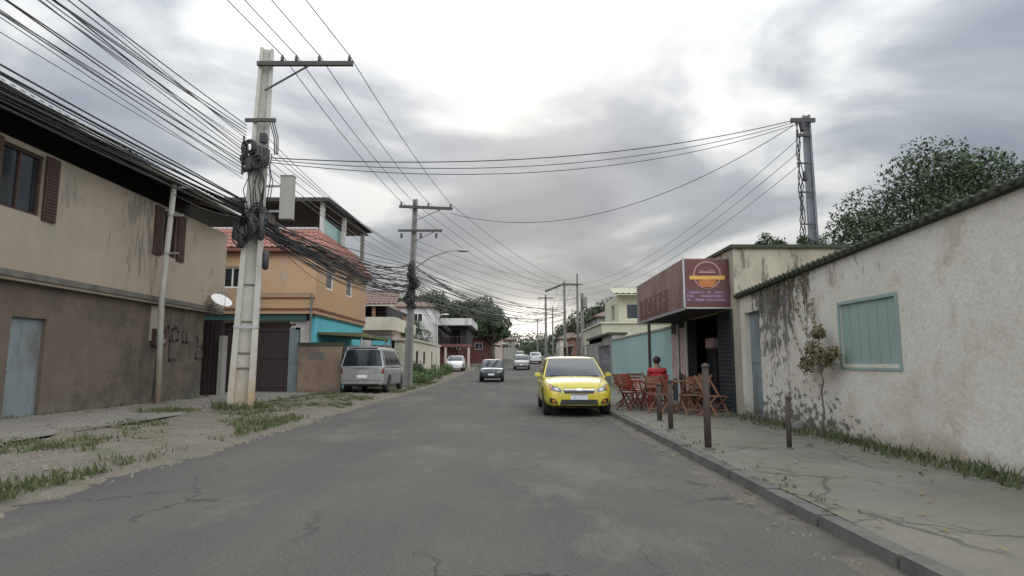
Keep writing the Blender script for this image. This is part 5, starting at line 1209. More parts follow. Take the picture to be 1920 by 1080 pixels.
    def roofp(u, v):
        yy = (t1 + (t0 - t1) * (v + 1) / 2); f = face('f', u, 1).y - t0; r_ = face('r', u, 1).y - t1
        yy += f * max(0, v) ** 2 + r_ * max(0, -v) ** 2
        return Vector((u * wt, yy, zt + .035 * (1 - u ** 4) * (1 - v ** 4)))
    for j in range(n):
        for i in range(n): cb.q([roofp(-1 + 2 * a / n, -1 + 2 * b / n) for a, b in ((i, j), (i + 1, j), (i + 1, j + 1), (i, j + 1))])
    cabin = put(cb, 'cabin', body, smooth=True)
    def glass(nme, side, us, vs, n=8, skew=0):
        mb = MB(); g = [[face(side, us[0] + (us[1] - us[0]) * i / n, vs[0] + (vs[1] - vs[0]) * j / n, .007) for i in range(n + 1)] for j in range(n + 1)]
        for j in range(n):
            for i in range(n): mb.q([g[j][i], g[j][i + 1], g[j + 1][i + 1], g[j + 1][i]])
        bnd = [g[0][i] for i in range(n + 1)] + [g[j][n] for j in range(1, n + 1)] + [g[n][i] for i in range(n - 1, -1, -1)] + [g[j][0] for j in range(n - 1, 0, -1)]
        cen = face(side, (us[0] + us[1]) / 2, (vs[0] + vs[1]) / 2, -.3); 
        for i in range(len(bnd)):
            a, b = bnd[i], bnd[(i + 1) % len(bnd)]; mb.q([a, b, b + (cen - b).normalized() * .012, a + (cen - a).normalized() * .012])
        return put(mb, nme, 'tinted' if style == 'van' else 'carglass', smooth=True, fix=False)
    glass('windscreen', 'f', (-.945, .945), (.05, .94)); 
    if style == 'van': glass('rear_window', 'r', (-.92, .92), (.06, .86))
    else: glass('rear_window', 'r', (-.85, .85), (.12, .88))
    if detail:
        seg = ((-.86, -.5), (-.44, .06), (.12, .8)) if style == 'van' else ((-.72, -.02), (.05, .8))
        for sd_ in 'RL':
            for a, b in seg: glass('side_window', sd_, (a, b), (.1, .84))
    # wheels
    for y in ax:
        for s in (-1, 1):
            c = (s * (hw - .13), y, wr + .005); w_ = MB()
            w_.lathe([(wr - .12, -.09), (wr - .02, -.1), (wr, -.07), (wr, .07), (wr - .02, .1), (wr - .12, .09)], c, 24, 'x'); wo = put(w_, 'wheel', 'tyre', smooth=True)
            rm = MB(); rm.lathe([(0.001, s * .045), (.05, s * .05), (.06, s * .03)], c, 12, 'x')
            rm.lathe([(wr - .14, s * .07), (wr - .11, s * .092), (wr - .105, s * .06), (wr - .15, -s * .02)], c, 24, 'x')
            for k in range(5):
                a = k * 1.2566; p = Vector(c) + Vector((s * .04, 0, 0)); rm.bar(p, p + Vector((s * .025, math.cos(a) * (wr - .12), math.sin(a) * (wr - .12))), .025, .05)
            put(rm, 'rim', 'rim', par=wo)
            br = MB(); br.lathe([(.001, -s * .03), (wr - .13, -s * .03), (wr - .13, -s * .01), (.001, -s * .01)], c, 16, 'x'); put(br, 'brake', 'dark', par=wo)
    if detail == 0: return t
    # front
    zs = 1.0 if style != 'van' else 1.12
    hlq = [(.48 * hw * 1.0, .585 * zs), (.80 * hw, .64 * zs), (.845 * hw, .80 * zs), (.50 * hw, .67 * zs)]
    for q in (hlq, mir(hlq)):
        put(proj(q, 'f', .008), 'headlight', 'lens', smooth=True, fix=False)
    if detail > 1:
        for s in (-1, 1):
            pq = [(s * .57 * hw, .625), (s * .68 * hw, .645), (s * .70 * hw, .715), (s * .58 * hw, .685)]; put(proj(pq, 'f', .013, 3), 'headlight_bulb', 'rim', fix=False)
            aq = [(s * .745 * hw, .675), (s * .80 * hw, .685), (s * .82 * hw, .765), (s * .76 * hw, .735)]; put(proj(aq, 'f', .013, 3), 'turn_signal', 'amber', fix=False)
            fq = [(s * .58 * hw, .32), (s * .82 * hw, .34), (s * .82 * hw, .46), (s * .66 * hw, .43)]; put(proj(fq, 'f', .007, 4), 'fog_light_recess', 'trimblack', fix=False)
            fq = [(s * .665 * hw, .355), (s * .75 * hw, .355), (s * .75 * hw, .41), (s * .665 * hw, .41)]; put(proj(fq, 'f', .014, 4), 'fog_light', 'amber', fix=False)
        put(proj([(-.40 * hw, .56), (.40 * hw, .56), (.465 * hw, .665), (-.465 * hw, .665)], 'f', .007, 10), 'grille', 'trimblack', fix=False)
        put(proj([(-.43 * hw, .64), (.43 * hw, .64), (.44 * hw, .658), (-.44 * hw, .658)], 'f', .014, 10), 'grille_bar', 'chrome', fix=False)
        em = proj([(-.05, .63), (.05, .63), (.06, .68), (-.06, .68)], 'f', .02, 3); put(em, 'badge', 'chrome', fix=False)
        put(proj([(-.54 * hw, .30), (.54 * hw, .30), (.50 * hw, .42), (-.50 * hw, .42)], 'f', .007, 10), 'bumper_intake', 'trimblack', fix=False)
        put(proj([(-.78 * hw, .235), (.78 * hw, .235), (.82 * hw, .285), (-.82 * hw, .285)], 'f', .007, 10), 'bumper_lip', 'trimblack', fix=False)
        bm_ = MB()
        for s in (-1, 1): bm_.bar((s * .05, CB['y0'] * hl + .2, .955), (s * .62, CB['y0'] * hl - .03, .975), .012, .012)
        put(bm_, 'wiper', 'trimblack')
        put(proj([(-.5 * hw, .69), (.5 * hw, .69), (.5 * hw, .698), (-.5 * hw, .698)], 'f', .003, 8), 'bonnet_gap', 'trimblack', fix=False)
        for s in (-1, 1):       # bonnet edges drawn over the top of the body
            cr_ = MB(); pts = []
            for k in range(13):
                yy = (.94 - .44 * k / 12) * hl; xx = s * (.56 + .26 * (k / 12) ** .7) * hw; h = bvh.ray_cast(Vector((xx, yy, 3)), Vector((0, 0, -1)))
                if h[0]: pts.append(h[0] + Vector((0, 0, .001)))
            cr_.tube(pts, .005, 4); put(cr_, 'bonnet_edge', 'trimblack')
        ant = MB(); ant.tube([(0, t1 + .05, zt + .03), (0, t1 - .25, zt + .28)], .005, 4); put(ant, 'antenna', 'trimblack')
    else:
        put(proj([(-.44 * hw, .56 * zs), (.44 * hw, .56 * zs), (.46 * hw, .63 * zs), (-.46 * hw, .63 * zs)], 'f', .007, 8), 'grille', 'trimblack', fix=False)
        put(proj([(-.6 * hw, .32), (.6 * hw, .32), (.62 * hw, .42), (-.62 * hw, .42)], 'f', .007, 8), 'bumper_intake', 'trimblack', fix=False)
    yfp = bvh.ray_cast(Vector((0, 4, .47)), Vector((0, -1, 0)))[0].y
    pl = MB(); pl.box(-.2, .2, yfp - .01, yfp + .012, .42, .545); po = put(pl, 'number_plate', 'plate')
    if detail > 1:
        pm = MB(); rq = random.Random(2)
        for k in range(7):
            x = -.165 + k * .05
            pm.box(x, x + .008, yfp + .012, yfp + .014, .44, .51)
            if k % 2: pm.box(x + .008, x + .03, yfp + .012, yfp + .014, .502, .51)
            if k % 3: pm.box(x + .008, x + .03, yfp + .012, yfp + .014, .44, .448)
        pm.box(-.2, .2, yfp + .012, yfp + .014, .522, .545)
        put(pm, 'plate_marks', 'platetext', par=po)
    # rear
    if style == 'van':
        for s in (-1, 1): put(proj([(s * .83 * hw, .78), (s * .95 * hw, .78), (s * .945 * hw, 1.0), (s * .87 * hw, 1.0)], 'r', .008, 6), 'tail_light', 'taillens', smooth=True, fix=False)
        put(proj([(-.88 * hw, .50), (.88 * hw, .50), (.88 * hw, .515), (-.88 * hw, .515)], 'r', .004, 10), 'tailgate_gap', 'trimblack', fix=False)
        put(proj([(-.9 * hw, .255), (.9 * hw, .255), (.9 * hw, .37), (-.9 * hw, .37)], 'r', .008, 10), 'rear_bumper_trim', 'trimblack', fix=False)
        put(proj([(-.3 * hw, .80), (.3 * hw, .80), (.3 * hw, .84), (-.3 * hw, .84)], 'r', .014, 6), 'tailgate_strip', 'chrome', fix=False)
        yr = bvh.ray_cast(Vector((0, -4, .66)), Vector((0, 1, 0)))[0].y; pl = MB(); pl.box(-.2, .2, yr - .014, yr + .01, .6, .725); put(pl, 'number_plate', 'plate')
        wp = MB(); a = face('r', 0, .14, .02); wp.bar(a, a + Vector((.35, 0, .12)), .015, .015); put(wp, 'rear_wiper', 'trimblack')
        for s in (-1, 1):
            rr_ = MB(); rr_.tube([(s * wt * .9, t1 + .1, zt + .03), (s * wt * .9, t1 + .2, zt + .08), (s * wt * .9, t0 - .2, zt + .08), (s * wt * .9, t0 - .1, zt + .03)], .018, 6); put(rr_, 'roof_rail', 'trimblack')
        sp = MB(); sp.hexa([(-wt * .85, t1 - .12, zt - .02), (wt * .85, t1 - .12, zt - .02), (wt * .85, t1 + .1, zt), (-wt * .85, t1 + .1, zt)], [(-wt * .85, t1 - .12, zt + .015), (wt * .85, t1 - .12, zt + .015), (wt * .85, t1 + .1, zt + .04), (-wt * .85, t1 + .1, zt + .04)]); put(sp, 'spoiler', body)
    else:
        for s in (-1, 1): put(proj([(s * .58 * hw, .72), (s * .82 * hw, .72), (s * .84 * hw, .88), (s * .62 * hw, .88)], 'r', .008, 5), 'tail_light', 'taillens', smooth=True, fix=False)
    # sides
    for sd_, s in (('R', 1), ('L', -1)):
        zt_ = CB['zb'] - .03
        for yf in ((.33, -.12, -.5) if style != 'van' else (.42, -.02, -.42)):
            y = yf * hl; put(proj([(y, .3), (y + .008, .3), (y + .008, zt_), (y, zt_)], sd_, .003, 6), 'door_gap', 'trimblack', fix=False)
        for yf in ((-.05, -.42) if style != 'van' else (.06, -.34)):
            y = yf * hl; h = bvh.ray_cast(Vector((s * 3, y, .78)), Vector((-s, 0, 0)))[0]; hd = MB(); hd.box(h.x - .01 * s, h.x + .03 * s, y, y + .16, .775, .8); put(hd, 'door_handle', body)
        mz = CB['zb'] + .09; mr = MB(); mr.hexa([(s * (wb + .04), y0 - .29, mz - .06), (s * (wb + .2), y0 - .33, mz - .05), (s * (wb + .2), y0 - .39, mz - .05), (s * (wb + .04), y0 - .37, mz - .06)], [(s * (wb + .05), y0 - .31, mz + .055), (s * (wb + .19), y0 - .34, mz + .05), (s * (wb + .19), y0 - .385, mz + .05), (s * (wb + .05), y0 - .37, mz + .055)]); mr.bar((s * (wb - .03), y0 - .3, mz - .05), (s * (wb + .08), y0 - .32, mz - .03), .04, .03); mo = put(mr, 'side_mirror', body, bevel=.015)
        mg = MB(); mg.box(s * (wb + .06), s * (wb + .185), y0 - .4, y0 - .392, mz - .045, mz + .045); put(mg, 'mirror_glass', 'chrome', par=mo)
        put(proj([(-.5 * hl, .225), (.5 * hl, .225), (.5 * hl, .25), (-.5 * hl, .25)], sd_, .004, 8), 'sill', 'trimblack', fix=False)
    return t
TX = at(1078, 783, Y=14.5)
car('taxi_car', 'bright yellow taxi parked at the right kerb facing the camera', (1.61, 16.95, .005), R(180), 'yellow', 4.4, 1.72, 1.47, 'sedan', 2)
car('parked_van', 'dusty silver minivan parked on the left verge seen from behind', (-5.95, 26.7, .09), R(-1), 'silver', 4.4, 1.84, 1.86, 'van', 1)
Y = 42; car('oncoming_car', 'small dark blue-green hatchback driving towards the camera mid-road', (at(921, 715, Y=40).x, Y, gz(0, Y) + .005), R(180), 'darkteal', 4.0, 1.66, 1.48, 'hatch', 1)
Y = 64; car('distant_car', 'silver car coming up behind the dark hatchback', (at(979, 690, Y=62).x, Y, gz(0, Y) + .01), R(178), 'silver', 4.2, 1.7, 1.5, 'hatch', 1)
Y = 84; car('distant_car', 'white car farthest up the road near the right kerb', (at(1003, 680, Y=84).x, Y, gz(bend(Y), Y) + .02), R(0), 'carwhite', 4.2, 1.7, 1.5, 'hatch', 1)
Y = 74; car('distant_car', 'grey car far up the road between the silver and white cars', (at(992, 672, Y=76).x - .9, 100, gz(bend(100), 100) + .02), R(180), 'cargrey', 4.2, 1.7, 1.5, 'hatch', 0)
Y = 47; car('kerbside_car', 'white car half hidden on the verge before the red shopfront', (bend(58) - 5.6, 58, gz(bend(58), 58) + .09), R(180), 'carwhite', 4.0, 1.66, 1.45, 'hatch', 0)

# ================================================================== PAVEMENT FURNITURE
def chair_parts(t, w='wood'):
    mb = MB()
    for k in range(6): y = -.19 + k * .072; mb.box(-.21, .21, y, y + .055, .435, .455)
    mb.build('seat', K[w], t, local=True)
    mb = MB()
    for z in (.6, .7, .8): mb.hexa([(-.2, .245 + (z - .45) * .15, z), (.2, .245 + (z - .45) * .15, z), (.2, .265 + (z - .45) * .15, z), (-.2, .265 + (z - .45) * .15, z)], [(-.2, .255 + (z - .45) * .15, z + .07), (.2, .255 + (z - .45) * .15, z + .07), (.2, .275 + (z - .45) * .15, z + .07), (-.2, .275 + (z - .45) * .15, z + .07)])
    mb.build('backrest', K[w], t, local=True)
    for s in (-1, 1):
        mb = MB(); mb.bar((s * .225, -.26, 0), (s * .225, .33, .9), .025, .035); mb.build('leg', K[w], t, local=True)
        mb = MB(); mb.bar((s * .19, .28, 0), (s * .19, -.2, .44), .025, .035); mb.build('leg', K[w], t, local=True)
    mb = MB(); mb.box(-.22, .22, -.16, -.13, .13, .16); mb.box(-.19, .19, .17, .19, .1, .13); mb.build('stretcher', K[w], t, local=True)
    return t
def table_parts(t, w='wood'):
    mb = MB()
    for k in range(8): mb.box(-.35, .35, -.35 + k * .088, -.27 + k * .088, .73, .755)
    mb.box(-.33, -.29, -.34, .34, .7, .73); mb.box(.29, .33, -.34, .34, .7, .73); mb.build('tabletop', K[w], t, local=True)
    for s in (-1, 1):
        mb = MB(); mb.bar((s * .3, -.32, 0), (s * .3, .3, .7), .03, .045); mb.build('leg', K[w], t, local=True)
        mb = MB(); mb.bar((s * .26, .32, 0), (s * .26, -.3, .7), .03, .045); mb.build('leg', K[w], t, local=True)
    mb = MB(); mb.box(-.3, .3, -.2, -.17, .12, .16); mb.box(-.26, .26, .17, .2, .12, .16); mb.build('stretcher', K[w], t, local=True)
    return t
PZ = .11
for i, (x, y, rz_, lb, wd) in enumerate((
        (3.95, 17.3, .1, 'wooden folding table in front of the seated person, far end of the bar terrace', 'wood'),
        (4.05, 15.1, .3, 'orange-brown wooden table before the dark bar opening', 'wood2'),
        (3.45, 16.2, -.2, 'small wooden table nearest the yellow taxi', 'wood'))):
    table_parts(thing('bar_table', lb, 'table', (x, y, PZ), rz_, 'wooden tables outside the bar'), wd)
for i, (x, y, rz_, lb, wd) in enumerate((
        (3.15, 16.9, 1.7, 'wooden folding chair closest to the taxi bonnet', 'wood'), (3.0, 15.75, 2.3, 'wooden folding chair at the kerb side of the small table', 'wood'),
        (3.5, 15.4, 3.3, 'dark wooden chair between the small table and the orange-brown table', 'wood'), (4.6, 15.4, -1.2, 'orange-brown chair right against the bar opening', 'wood2'),
        (4.15, 14.35, 3.2, 'orange-brown chair on the near side of the orange-brown table', 'wood2'), (3.55, 14.7, 2.3, 'orange-brown chair left of the orange-brown table', 'wood2'),
        (4.75, 16.4, -1.6, 'wooden chair in front of the posters', 'wood'), (4.5, 13.75, .6, 'orange-brown chair nearest the narrow metal door', 'wood2'),
        (3.75, 18.2, .1, 'wooden chair on the far side of the seated person', 'wood'))):
    chair_parts(thing('bar_chair', lb, 'chair', (x, y, PZ), rz_, 'wooden chairs outside the bar'), wd)
# red plastic chair
def red_chair(x, y, rz_, lb):
    t = thing('plastic_chair', lb, 'chair', (x, y, PZ), rz_)
    mb = MB(); mb.hexa([(-.22, -.22, .42), (.22, -.22, .42), (.2, .2, .4), (-.2, .2, .4)], [(-.22, -.22, .45), (.22, -.22, .45), (.2, .2, .43), (-.2, .2, .43)]); mb.build('seat', K['redplastic'], t, local=True, bevel=.01)
    mb = MB()
    pts = [(-.24 + .48 * k / 6, .2 + .04 * math.sin(math.pi * k / 6), 0) for k in range(7)]
    for (a, b) in zip(pts, pts[1:]): mb.hexa([(a[0], a[1], .44), (b[0], b[1], .44), (b[0], b[1] + .02, .44), (a[0], a[1] + .02, .44)], [(a[0], a[1] + .1, .88), (b[0], b[1] + .1, .88), (b[0], b[1] + .12, .88), (a[0], a[1] + .12, .88)])
    mb.build('backrest', K['redplastic'], t, local=True)
    for sx, sy in ((-1, -1), (1, -1), (-1, 1), (1, 1)): mb = MB(); mb.bar((sx * .2, sy * .19, .43), (sx * .25, sy * .25, 0), .04, .03); mb.build('leg', K['redplastic'], t, local=True)
    for s in (-1, 1): mb = MB(); mb.tube([(s * .24, .22, .66), (s * .27, -.05, .66), (s * .26, -.2, .62), (s * .24, -.22, .44)], .02, 6); mb.build('armrest', K['redplastic'], t, local=True)
red_chair(3.95, 16.62, R(180 - 8), 'red plastic chair carrying the seated person')
red_chair(3.45, 17.4, R(110), 'empty red plastic chair left of the seated person')
# seated person, back to the camera, leaning on the table
def skin_obj(name, chain, m, parent, lv=2):
    me = bpy.data.meshes.new(name); me.from_pydata([c[0] for c in chain['v']], chain['e'], [])
    o = bpy.data.objects.new(name, me); COL.objects.link(o)
    sk = o.modifiers.new('sk', 'SKIN'); sk.use_smooth_shade = True
    for i, c in enumerate(chain['v']): me.skin_vertices[0].data[i].radius = (c[1], c[2] if len(c) > 2 else c[1])
    me.skin_vertices[0].data[0].use_root = True
    ss = o.modifiers.new('ss', 'SUBSURF'); ss.levels = lv; ss.render_levels = lv
    dg = bpy.context.evaluated_depsgraph_get(); dg.update()
    nm = bpy.data.meshes.new_from_object(o.evaluated_get(dg)); o.modifiers.clear(); o.data = nm; nm.materials.clear(); nm.materials.append(K[m])
    nm.polygons.foreach_set('use_smooth', [True] * len(nm.polygons)); o.parent = parent; return o
t = thing('person', 'dark-haired person in a red shirt seated with back turned at the bar table', 'person', (3.95, 16.62, PZ), 0)
V = [((0, 0, .52), .15, .13), ((0, .02, .70), .13, .11), ((0, .05, .90), .15, .11), ((0, .08, 1.03), .10, .09), ((0, .10, 1.10), .055), ((0, .12, 1.19), .085, .09), ((0, .125, 1.28), .075, .08),
     ((-.17, .07, .99), .055), ((-.25, .2, .80), .042), ((-.17, .42, .82), .032), ((-.15, .48, .825), .03, .018), ((.17, .07, .99), .055), ((.26, .2, .80), .042), ((.18, .42, .82), .032), ((.16, .48, .825), .03, .018),
     ((-.1, .06, .50), .09), ((-.14, .46, .49), .068), ((-.15, .42, .12), .045), ((-.15, .52, .06), .035), ((.1, .06, .50), .09), ((.14, .46, .49), .068), ((.15, .42, .12), .045), ((.15, .52, .06), .035)]
E = [(0, 1), (1, 2), (2, 3), (3, 4), (4, 5), (5, 6), (3, 7), (7, 8), (8, 9), (9, 10), (3, 11), (11, 12), (12, 13), (13, 14), (0, 15), (15, 16), (16, 17), (17, 18), (0, 19), (19, 20), (20, 21), (21, 22)]
for s, wr_ in ((-1, 10), (1, 14)):
    b = V[wr_][0]
    for k in range(4):
        n = len(V); V += [((b[0] + (k - 1.5) * .02, b[1] + .055, b[2]), .009), ((b[0] + (k - 1.5) * .021, b[1] + .09 + .006 * (k % 2), b[2] - .012), .007)]; E += [(wr_, n), (n, n + 1)]
    n = len(V); V += [((b[0] - s * .04, b[1] + .03, b[2]), .010), ((b[0] - s * .05, b[1] + .055, b[2] - .008), .008)]; E += [(wr_, n), (n, n + 1)]
skin_obj('body', dict(v=V, e=E), 'skin', t)
Vs = [(V[0][0], .19, .18), (V[1][0], .175, .17), (V[2][0], .205, .175), ((0, .075, 1.035), .155, .15), ((-.17, .07, .985), .095), ((-.235, .17, .86), .078), ((.17, .07, .985), .095), ((.235, .17, .86), .078)]
skin_obj('shirt', dict(v=Vs, e=[(0, 1), (1, 2), (2, 3), (3, 4), (4, 5), (3, 6), (6, 7)]), 'shirt', t)
Vs = [((0, 0, .50), .17, .15), ((-.1, .06, .50), .108), ((-.135, .40, .49), .092), ((.1, .06, .50), .108), ((.135, .40, .49), .092)]
skin_obj('shorts', dict(v=Vs, e=[(0, 1), (1, 2), (0, 3), (3, 4)]), 'shorts', t)
mb = MB(); mb.ball((0, .10, 1.265), .105, .115, .105, 16, 12); hr = mb.build('hair', K['hair'], t, smooth=True, local=True)
mb = MB(); mb.box(-.2, -.1, .38, .62, 0, .07); mb.box(.1, .2, .38, .62, 0, .07); mb.build('sandals', K['shorts'], t, local=True, bevel=.02)
mb = MB(); mb.ball((0, .235, 1.2), .014, .02, .02, 8, 6); mb.ball((-.035, .215, 1.225), .012, .008, .008, 8, 5); mb.ball((.035, .215, 1.225), .012, .008, .008, 8, 5)
mb.build('face', K['skin'], t, smooth=True, local=True)
# bottles on the tables
for i, (x, y, lb) in enumerate(((4.0, 17.25, 'dark beer bottle on the table of the seated person'), (4.15, 15.15, 'dark beer bottle on the orange-brown table'))):
    mb = MB(); mb.lathe([(.035, 0), (.036, .17), (.014, .23), (.013, .29)], (x, y, PZ + .757), 10); tag(mb.build('beer_bottle', K['gate'], smooth=True), lb, 'bottle', 'bottles on the bar tables')
# kerb posts
def kpost(px, py, topy, w, lb, lean=0):
    Y = CAMZ * 0; 
    u, v = px - 960, 540 - py; c, s = math.cos(PITCH), math.sin(PITCH); d = Vector((u, FPX * c - v * s, FPX * s + v * c)); tt = (PZ - CAMZ) / d.z; b = Vector((0, 0, CAMZ)) + d * tt
    tp = at(px, topy, Y=b.y)
    t = thing('pavement_post', lb, 'post', (b.x, b.y, PZ), 0, 'short posts on the right pavement')
    mb = MB(); mb.tube([(b.x, b.y, PZ - .02), (b.x + lean * .5, b.y, (PZ + tp.z) / 2), (b.x + lean, b.y, tp.z)], [w, w * .97, w * .94], 10); mb.build('shaft', K['rust'], t, smooth=True)
    mb = MB(); mb.lathe([(w * 1.25, 0), (w * 1.2, .03), (w * .2, .05)], (b.x + lean, b.y, tp.z), 10); mb.build('cap', K['rust'], t)
    mb = MB(); mb.lathe([(w * 2.2, 0), (w * 1.9, .025), (w, .04)], (b.x, b.y, PZ - .015), 10); mb.build('foot', K['kerb'], t)
kpost(1328, 842, 688, .048, 'thick rusty post nearest the kerb in front of the dark bar opening')
kpost(1258, 806, 716, .045, 'rusty post just in front of the bar chairs')
kpost(1480, 842, 748, .035, 'thin leaning post in front of the mouldy off-white wall', .02)
kpost(1237, 790, 722, .05, 'dark post farthest back beside the small table')
# rubbish at the wall foot
for i, (px, py, r, lb, m) in enumerate(((1345, 782, .16, 'black rubbish bag at the foot of the dark opening', 'cable'), (1500, 812, .14, 'dark stone lump at the foot of the mouldy wall', 'stain'))):
    c = at(px, py, X=5.0); c.z = PZ + r * .6
    bm = bmesh.new(); bmesh.ops.create_icosphere(bm, subdivisions=3, radius=r)
    for v in bm.verts: v.co *= 1 + .25 * noise.noise(v.co * 9 + Vector((i, 0, 0))); v.co.z *= .75
    me = bpy.data.meshes.new('rubbish_bag'); bm.to_mesh(me); bm.free(); me.materials.append(K[m]); me.polygons.foreach_set('use_smooth', [True] * len(me.polygons))
    o = bpy.data.objects.new('rubbish_bag' if i == 0 else 'stone', me); o.location = c; COL.objects.link(o); tag(o, lb, 'bag' if i == 0 else 'stone')
# twin-headed lamp
t = thing('street_lamp', 'thin pale twin-headed lamp post before the white parapet building', 'street lamp', (at(820, 600, Y=45).x, 45, gz(-5, 45) + .05))
X = t.location.x; zt = at(820, 592, Y=45).z
mb = MB(); mb.tube([(X, 45, .2), (X, 45, zt)], [.06, .04], 8); mb.build('pole', K['whitewall'], t)
for s in (-1, 1):
    mb = MB(); mb.tube([(X, 45, zt), (X + s * .4, 45, zt + .1)], .02, 6); mb.ball((X + s * .62, 45, zt + .1), .26, .1, .05); mb.build('lamp_head', K['white'], t, smooth=True)

# ================================================================== PLANTS
tree('leafy_tree', 'large dark leafy tree behind the roof at the right edge', 19.1, 26, 10.8, 5.0, 46, 27000, .09, K['leaf'], seed=3, trunk_r=.3, low=.42)
tree('leafy_tree', 'second dark tree farther right beyond the off-white building', 18.5, 17, 6.6, 3.0, 24, 13000, .075, K['leaf'], seed=8, trunk_r=.2)
for i, (px, pt, Y, cr, lb) in enumerate(((812, 537, 88, 4.3, 'rounded dark tree behind the left part of the white parapet'), (778, 556, 92, 4.0, 'low dark tree touching the second utility pole'),
        (876, 552, 84, 4.0, 'broad dark tree behind the right part of the white parapet'), (902, 556, 96, 4.2, 'dark tree between the parapet building and the bright sky gap'), (925, 574, 80, 3.0, 'square-topped dense tree at the end of the white parapet'),
        (850, 573, 100, 4.5, 'low dark tree between the two rounded trees'), (684, 530, 58, 1.8, 'small dark tree peeping out beside the orange house'), (722, 546, 104, 4.6, 'dark ridge tree above the cream house roof'), (748, 552, 112, 4.6, 'dark ridge tree just left of the second pole'))):
    p = at(px, pt, Y=Y); z = gz(p.x, Y); tree('roadside_tree', lb, p.x, Y, (p.z - z) * 1.03, cr, 12, 5200, .2 if Y > 70 else .12, K['leaf_far' if i != 4 else 'leaf'], 'trees behind the left houses', seed=20 + i, low=.3, trunk_r=.3)
for i, (px, pt, Y, cr, lb) in enumerate(((1098, 585, 100, 4.5, 'dark tree right behind the far utility poles'), (1130, 566, 88, 4.0, 'hillside tree left of the cream balcony'), (1163, 553, 82, 3.6, 'highest hillside tree above the cream balcony'),
        (1190, 560, 76, 3.4, 'hillside tree touching the maroon sign box'), (1068, 606, 110, 4.5, 'low dark tree between the far poles'), (1112, 590, 72, 2.6, 'small tree below the hillside tree left of the balcony'))):
    p = at(px, pt, Y=Y); z = gz(p.x, Y); tree('hillside_tree', lb, p.x, Y, max(p.z - z, 4) * 1.02, cr, 11, 4600, .2, K['leaf_far'], 'trees on the right hillside', seed=40 + i, low=.3, trunk_r=.25)
# distant wood
mb = MB(); rr_ = rnd; rnd = random.Random(77)
for i in range(150):
    y = rnd.uniform(135, 300); x = rnd.uniform(-140, 150) * (y / 300) + bend(150) - 3
    if y < 165 and abs(x - bend(y)) < 6: continue
    z = gz(x, y); s = rnd.uniform(2.5, 4.2); leaves(mb, (x, y, z + s * .9), (s * 1.3, s, s), 190, .42, .55)
for i in range(26):
    y = rnd.uniform(130, 175); x = bend(y) * .75 + rnd.uniform(-9, 9); z = gz(x, y); s = rnd.uniform(1.6, 2.8); leaves(mb, (x, y, z + s * .8), (s * 1.2, s, s), 240, .32, .5)
for i in range(44):
    sx = rnd.choice((-1, 1)); y = rnd.uniform(60, 130); x = sx * rnd.uniform(24, 75); z = gz(x, y); s = rnd.uniform(2, 3.6); leaves(mb, (x, y, z + s * .8), (s * 1.3, s, s), 230, .32, .5)
rnd = rr_
tag(mb.build('distant_woodland', K['leaf_far'], fix=False), 'far green woodland closing the end of the street', 'woodland', kind='stuff')
# hedge and bushes along the left verge
for i, (x, y, r, lb) in enumerate(((-5.5, 36.2, (.7, 1.0, .55), 'leafy bush at the foot of the second utility pole'), (-5.6, 39.2, (.8, 1.3, .7), 'dense bush in front of the low cream house'), (-5.7, 42.5, (.8, 1.4, .8), 'middle bush of the roadside hedge'),
        (-5.6, 46, (.7, 1.4, .75), 'far bush of the roadside hedge near the lamp post'), (-6.2, 40.5, (.5, 1.6, 1.1), 'taller bush close against the low cream house'), (-5.3, 50.5, (.8, 1.3, .9), 'pale green bush beyond the lamp post'), (-7.6, 38.5, (.7, 1.0, 1.8), 'tall dark bush beside the cream house corner'))):
    shrub('hedge_bush', lb, (x + bend(y), y, gz(0, y) + .03), r, 1700, .055, K['leaf_bright' if i not in (4, 6) else 'leaf'], 'bushes along the left verge')
tree('garden_tree', 'dark green garden tree behind the low cream house roof', -8.6, 50, 4.9, 2.0, 9, 3200, .09, K['leaf'], seed=61, trunk_r=.12, low=.4)
tree('garden_tree', 'small green garden tree left of the lamp post', -8.2, 44, 4.3, 1.5, 8, 2400, .08, K['leaf_bright'], seed=62, trunk_r=.1, low=.4)
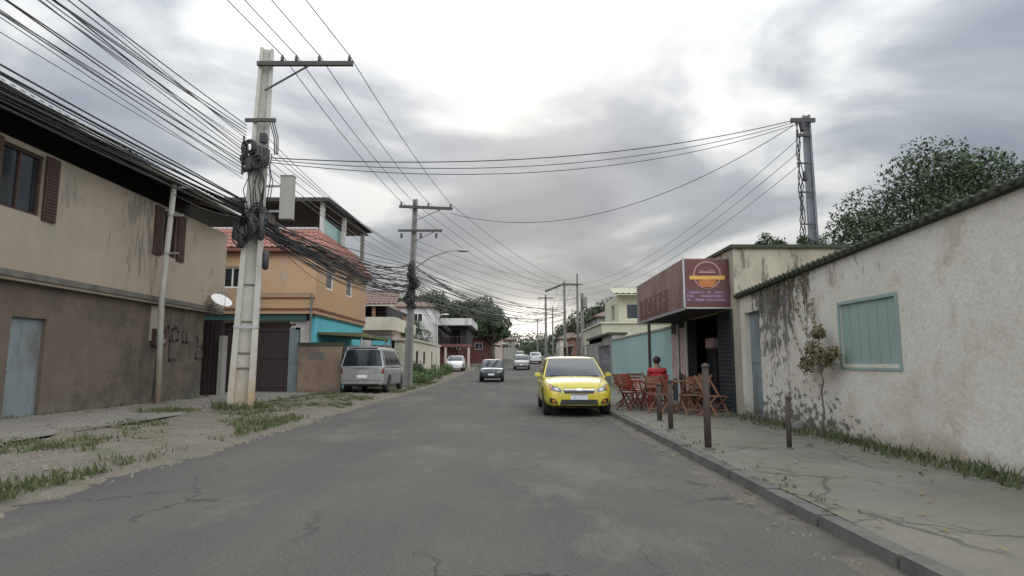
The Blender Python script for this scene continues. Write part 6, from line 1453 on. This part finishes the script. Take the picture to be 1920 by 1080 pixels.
# dry climber by the off-white wall
t = thing('dry_shrub', 'straggly dry brown-green shrub growing up against the off-white wall', 'shrub', (4.98, at(1541, 800, X=5.0).y, .1))
bs = Vector(t.location); f = MB(); s_m = MB(); tops = []
for (px, py, r) in ((1512, 683, .17), (1535, 664, .17), (1560, 663, .13), (1535, 625, .12), (1548, 676, .12), (1523, 655, .1)):
    c = at(px, py, X=5.08); leaves(f, c, (.12, r * 1.15, r * .95), 300, .034, 0); leaves(f, c + Vector((0, rnd.uniform(-.08, .08), rnd.uniform(-.1, .1))), (.1, r * 1.5, r * 1.4), 110, .03, 0); tops.append(c)
fork = at(1539, 700, X=5.05); s_m.tube([bs, at(1545, 770, X=5.05), at(1540, 735, X=5.1), at(1544, 715, X=5.08), fork], [.02, .016, .014, .014, .012], 6)
for (pa, pb) in (((1535, 625), (1500, 540)), ((1512, 683), (1478, 600)), ((1535, 640), (1520, 560)), ((1523, 655), (1490, 570))):
    a_, b_ = at(*pa, X=5.14), at(*pb, X=5.27); s_m.tube([a_, a_.lerp(b_, .3) + Vector((0, .06, .03)), a_.lerp(b_, .7) + Vector((0, -.04, -.05)), b_], .005, 4)
    for q_ in range(7): leaves(f, a_.lerp(b_, q_ / 7), (.03, .06, .06), 7, .026, 0)
for c in tops: s_m.tube([fork, fork.lerp(c, .5) + Vector((0, .03, 0)), c], [.015, .01, .006], 5)
f.build('foliage', K['leaf_dry'], t, fix=False); s_m.build('stem', K['bark'], t)
# vines hanging from the eave
f = MB(); s_m = MB(); rv = random.Random(5)
for i in range(26):
    px = rv.uniform(1424, 1515); a = at(px, 520, X=5.28); a.z = topA(a.y) - .02; ln_ = rv.uniform(.15, .75) * (1.3 if 1460 < px < 1480 else 1)
    pts = [a + Vector((-.03 + .01 * math.sin(k * 2), .02 * math.sin(k * 1.4 + i), -ln_ * k / 5)) for k in range(6)]; s_m.tube(pts, .006, 4)
    for p in pts: 
        if rv.random() < .7: leaves(f, p, (.02, .05, .06), 8, .022, .1)
t = thing('hanging_vine', 'dry vine hanging down the mouldy part of the off-white wall', 'vine', (5.27, 12, 2.9))
f.build('foliage', K['leaf_dry'], t, fix=False); s_m.build('stem', K['bark'], t)
# rooftop weeds
for i, (px, py, r, lb) in enumerate(((1447, 462, .35, 'tallest weed tuft on the bar roof'), (1468, 468, .25, 'small weed tuft between the taller rooftop weeds'), (1500, 468, .3, 'weed tuft on the roof at the base of the grey pole'), (1425, 470, .18, 'tiny weed tuft on the flat roof edge'), (1532, 462, .3, 'weed tuft right of the grey pole base'))):
    c = at(px, py, Y=15.0); shrub('roof_weed', lb, (c.x, 15.0, 4.05 if c.x < 10 else 4.05), (r, r * .7, r * 1.1), 420, .035, K['leaf'], 'weeds growing on the bar roof')
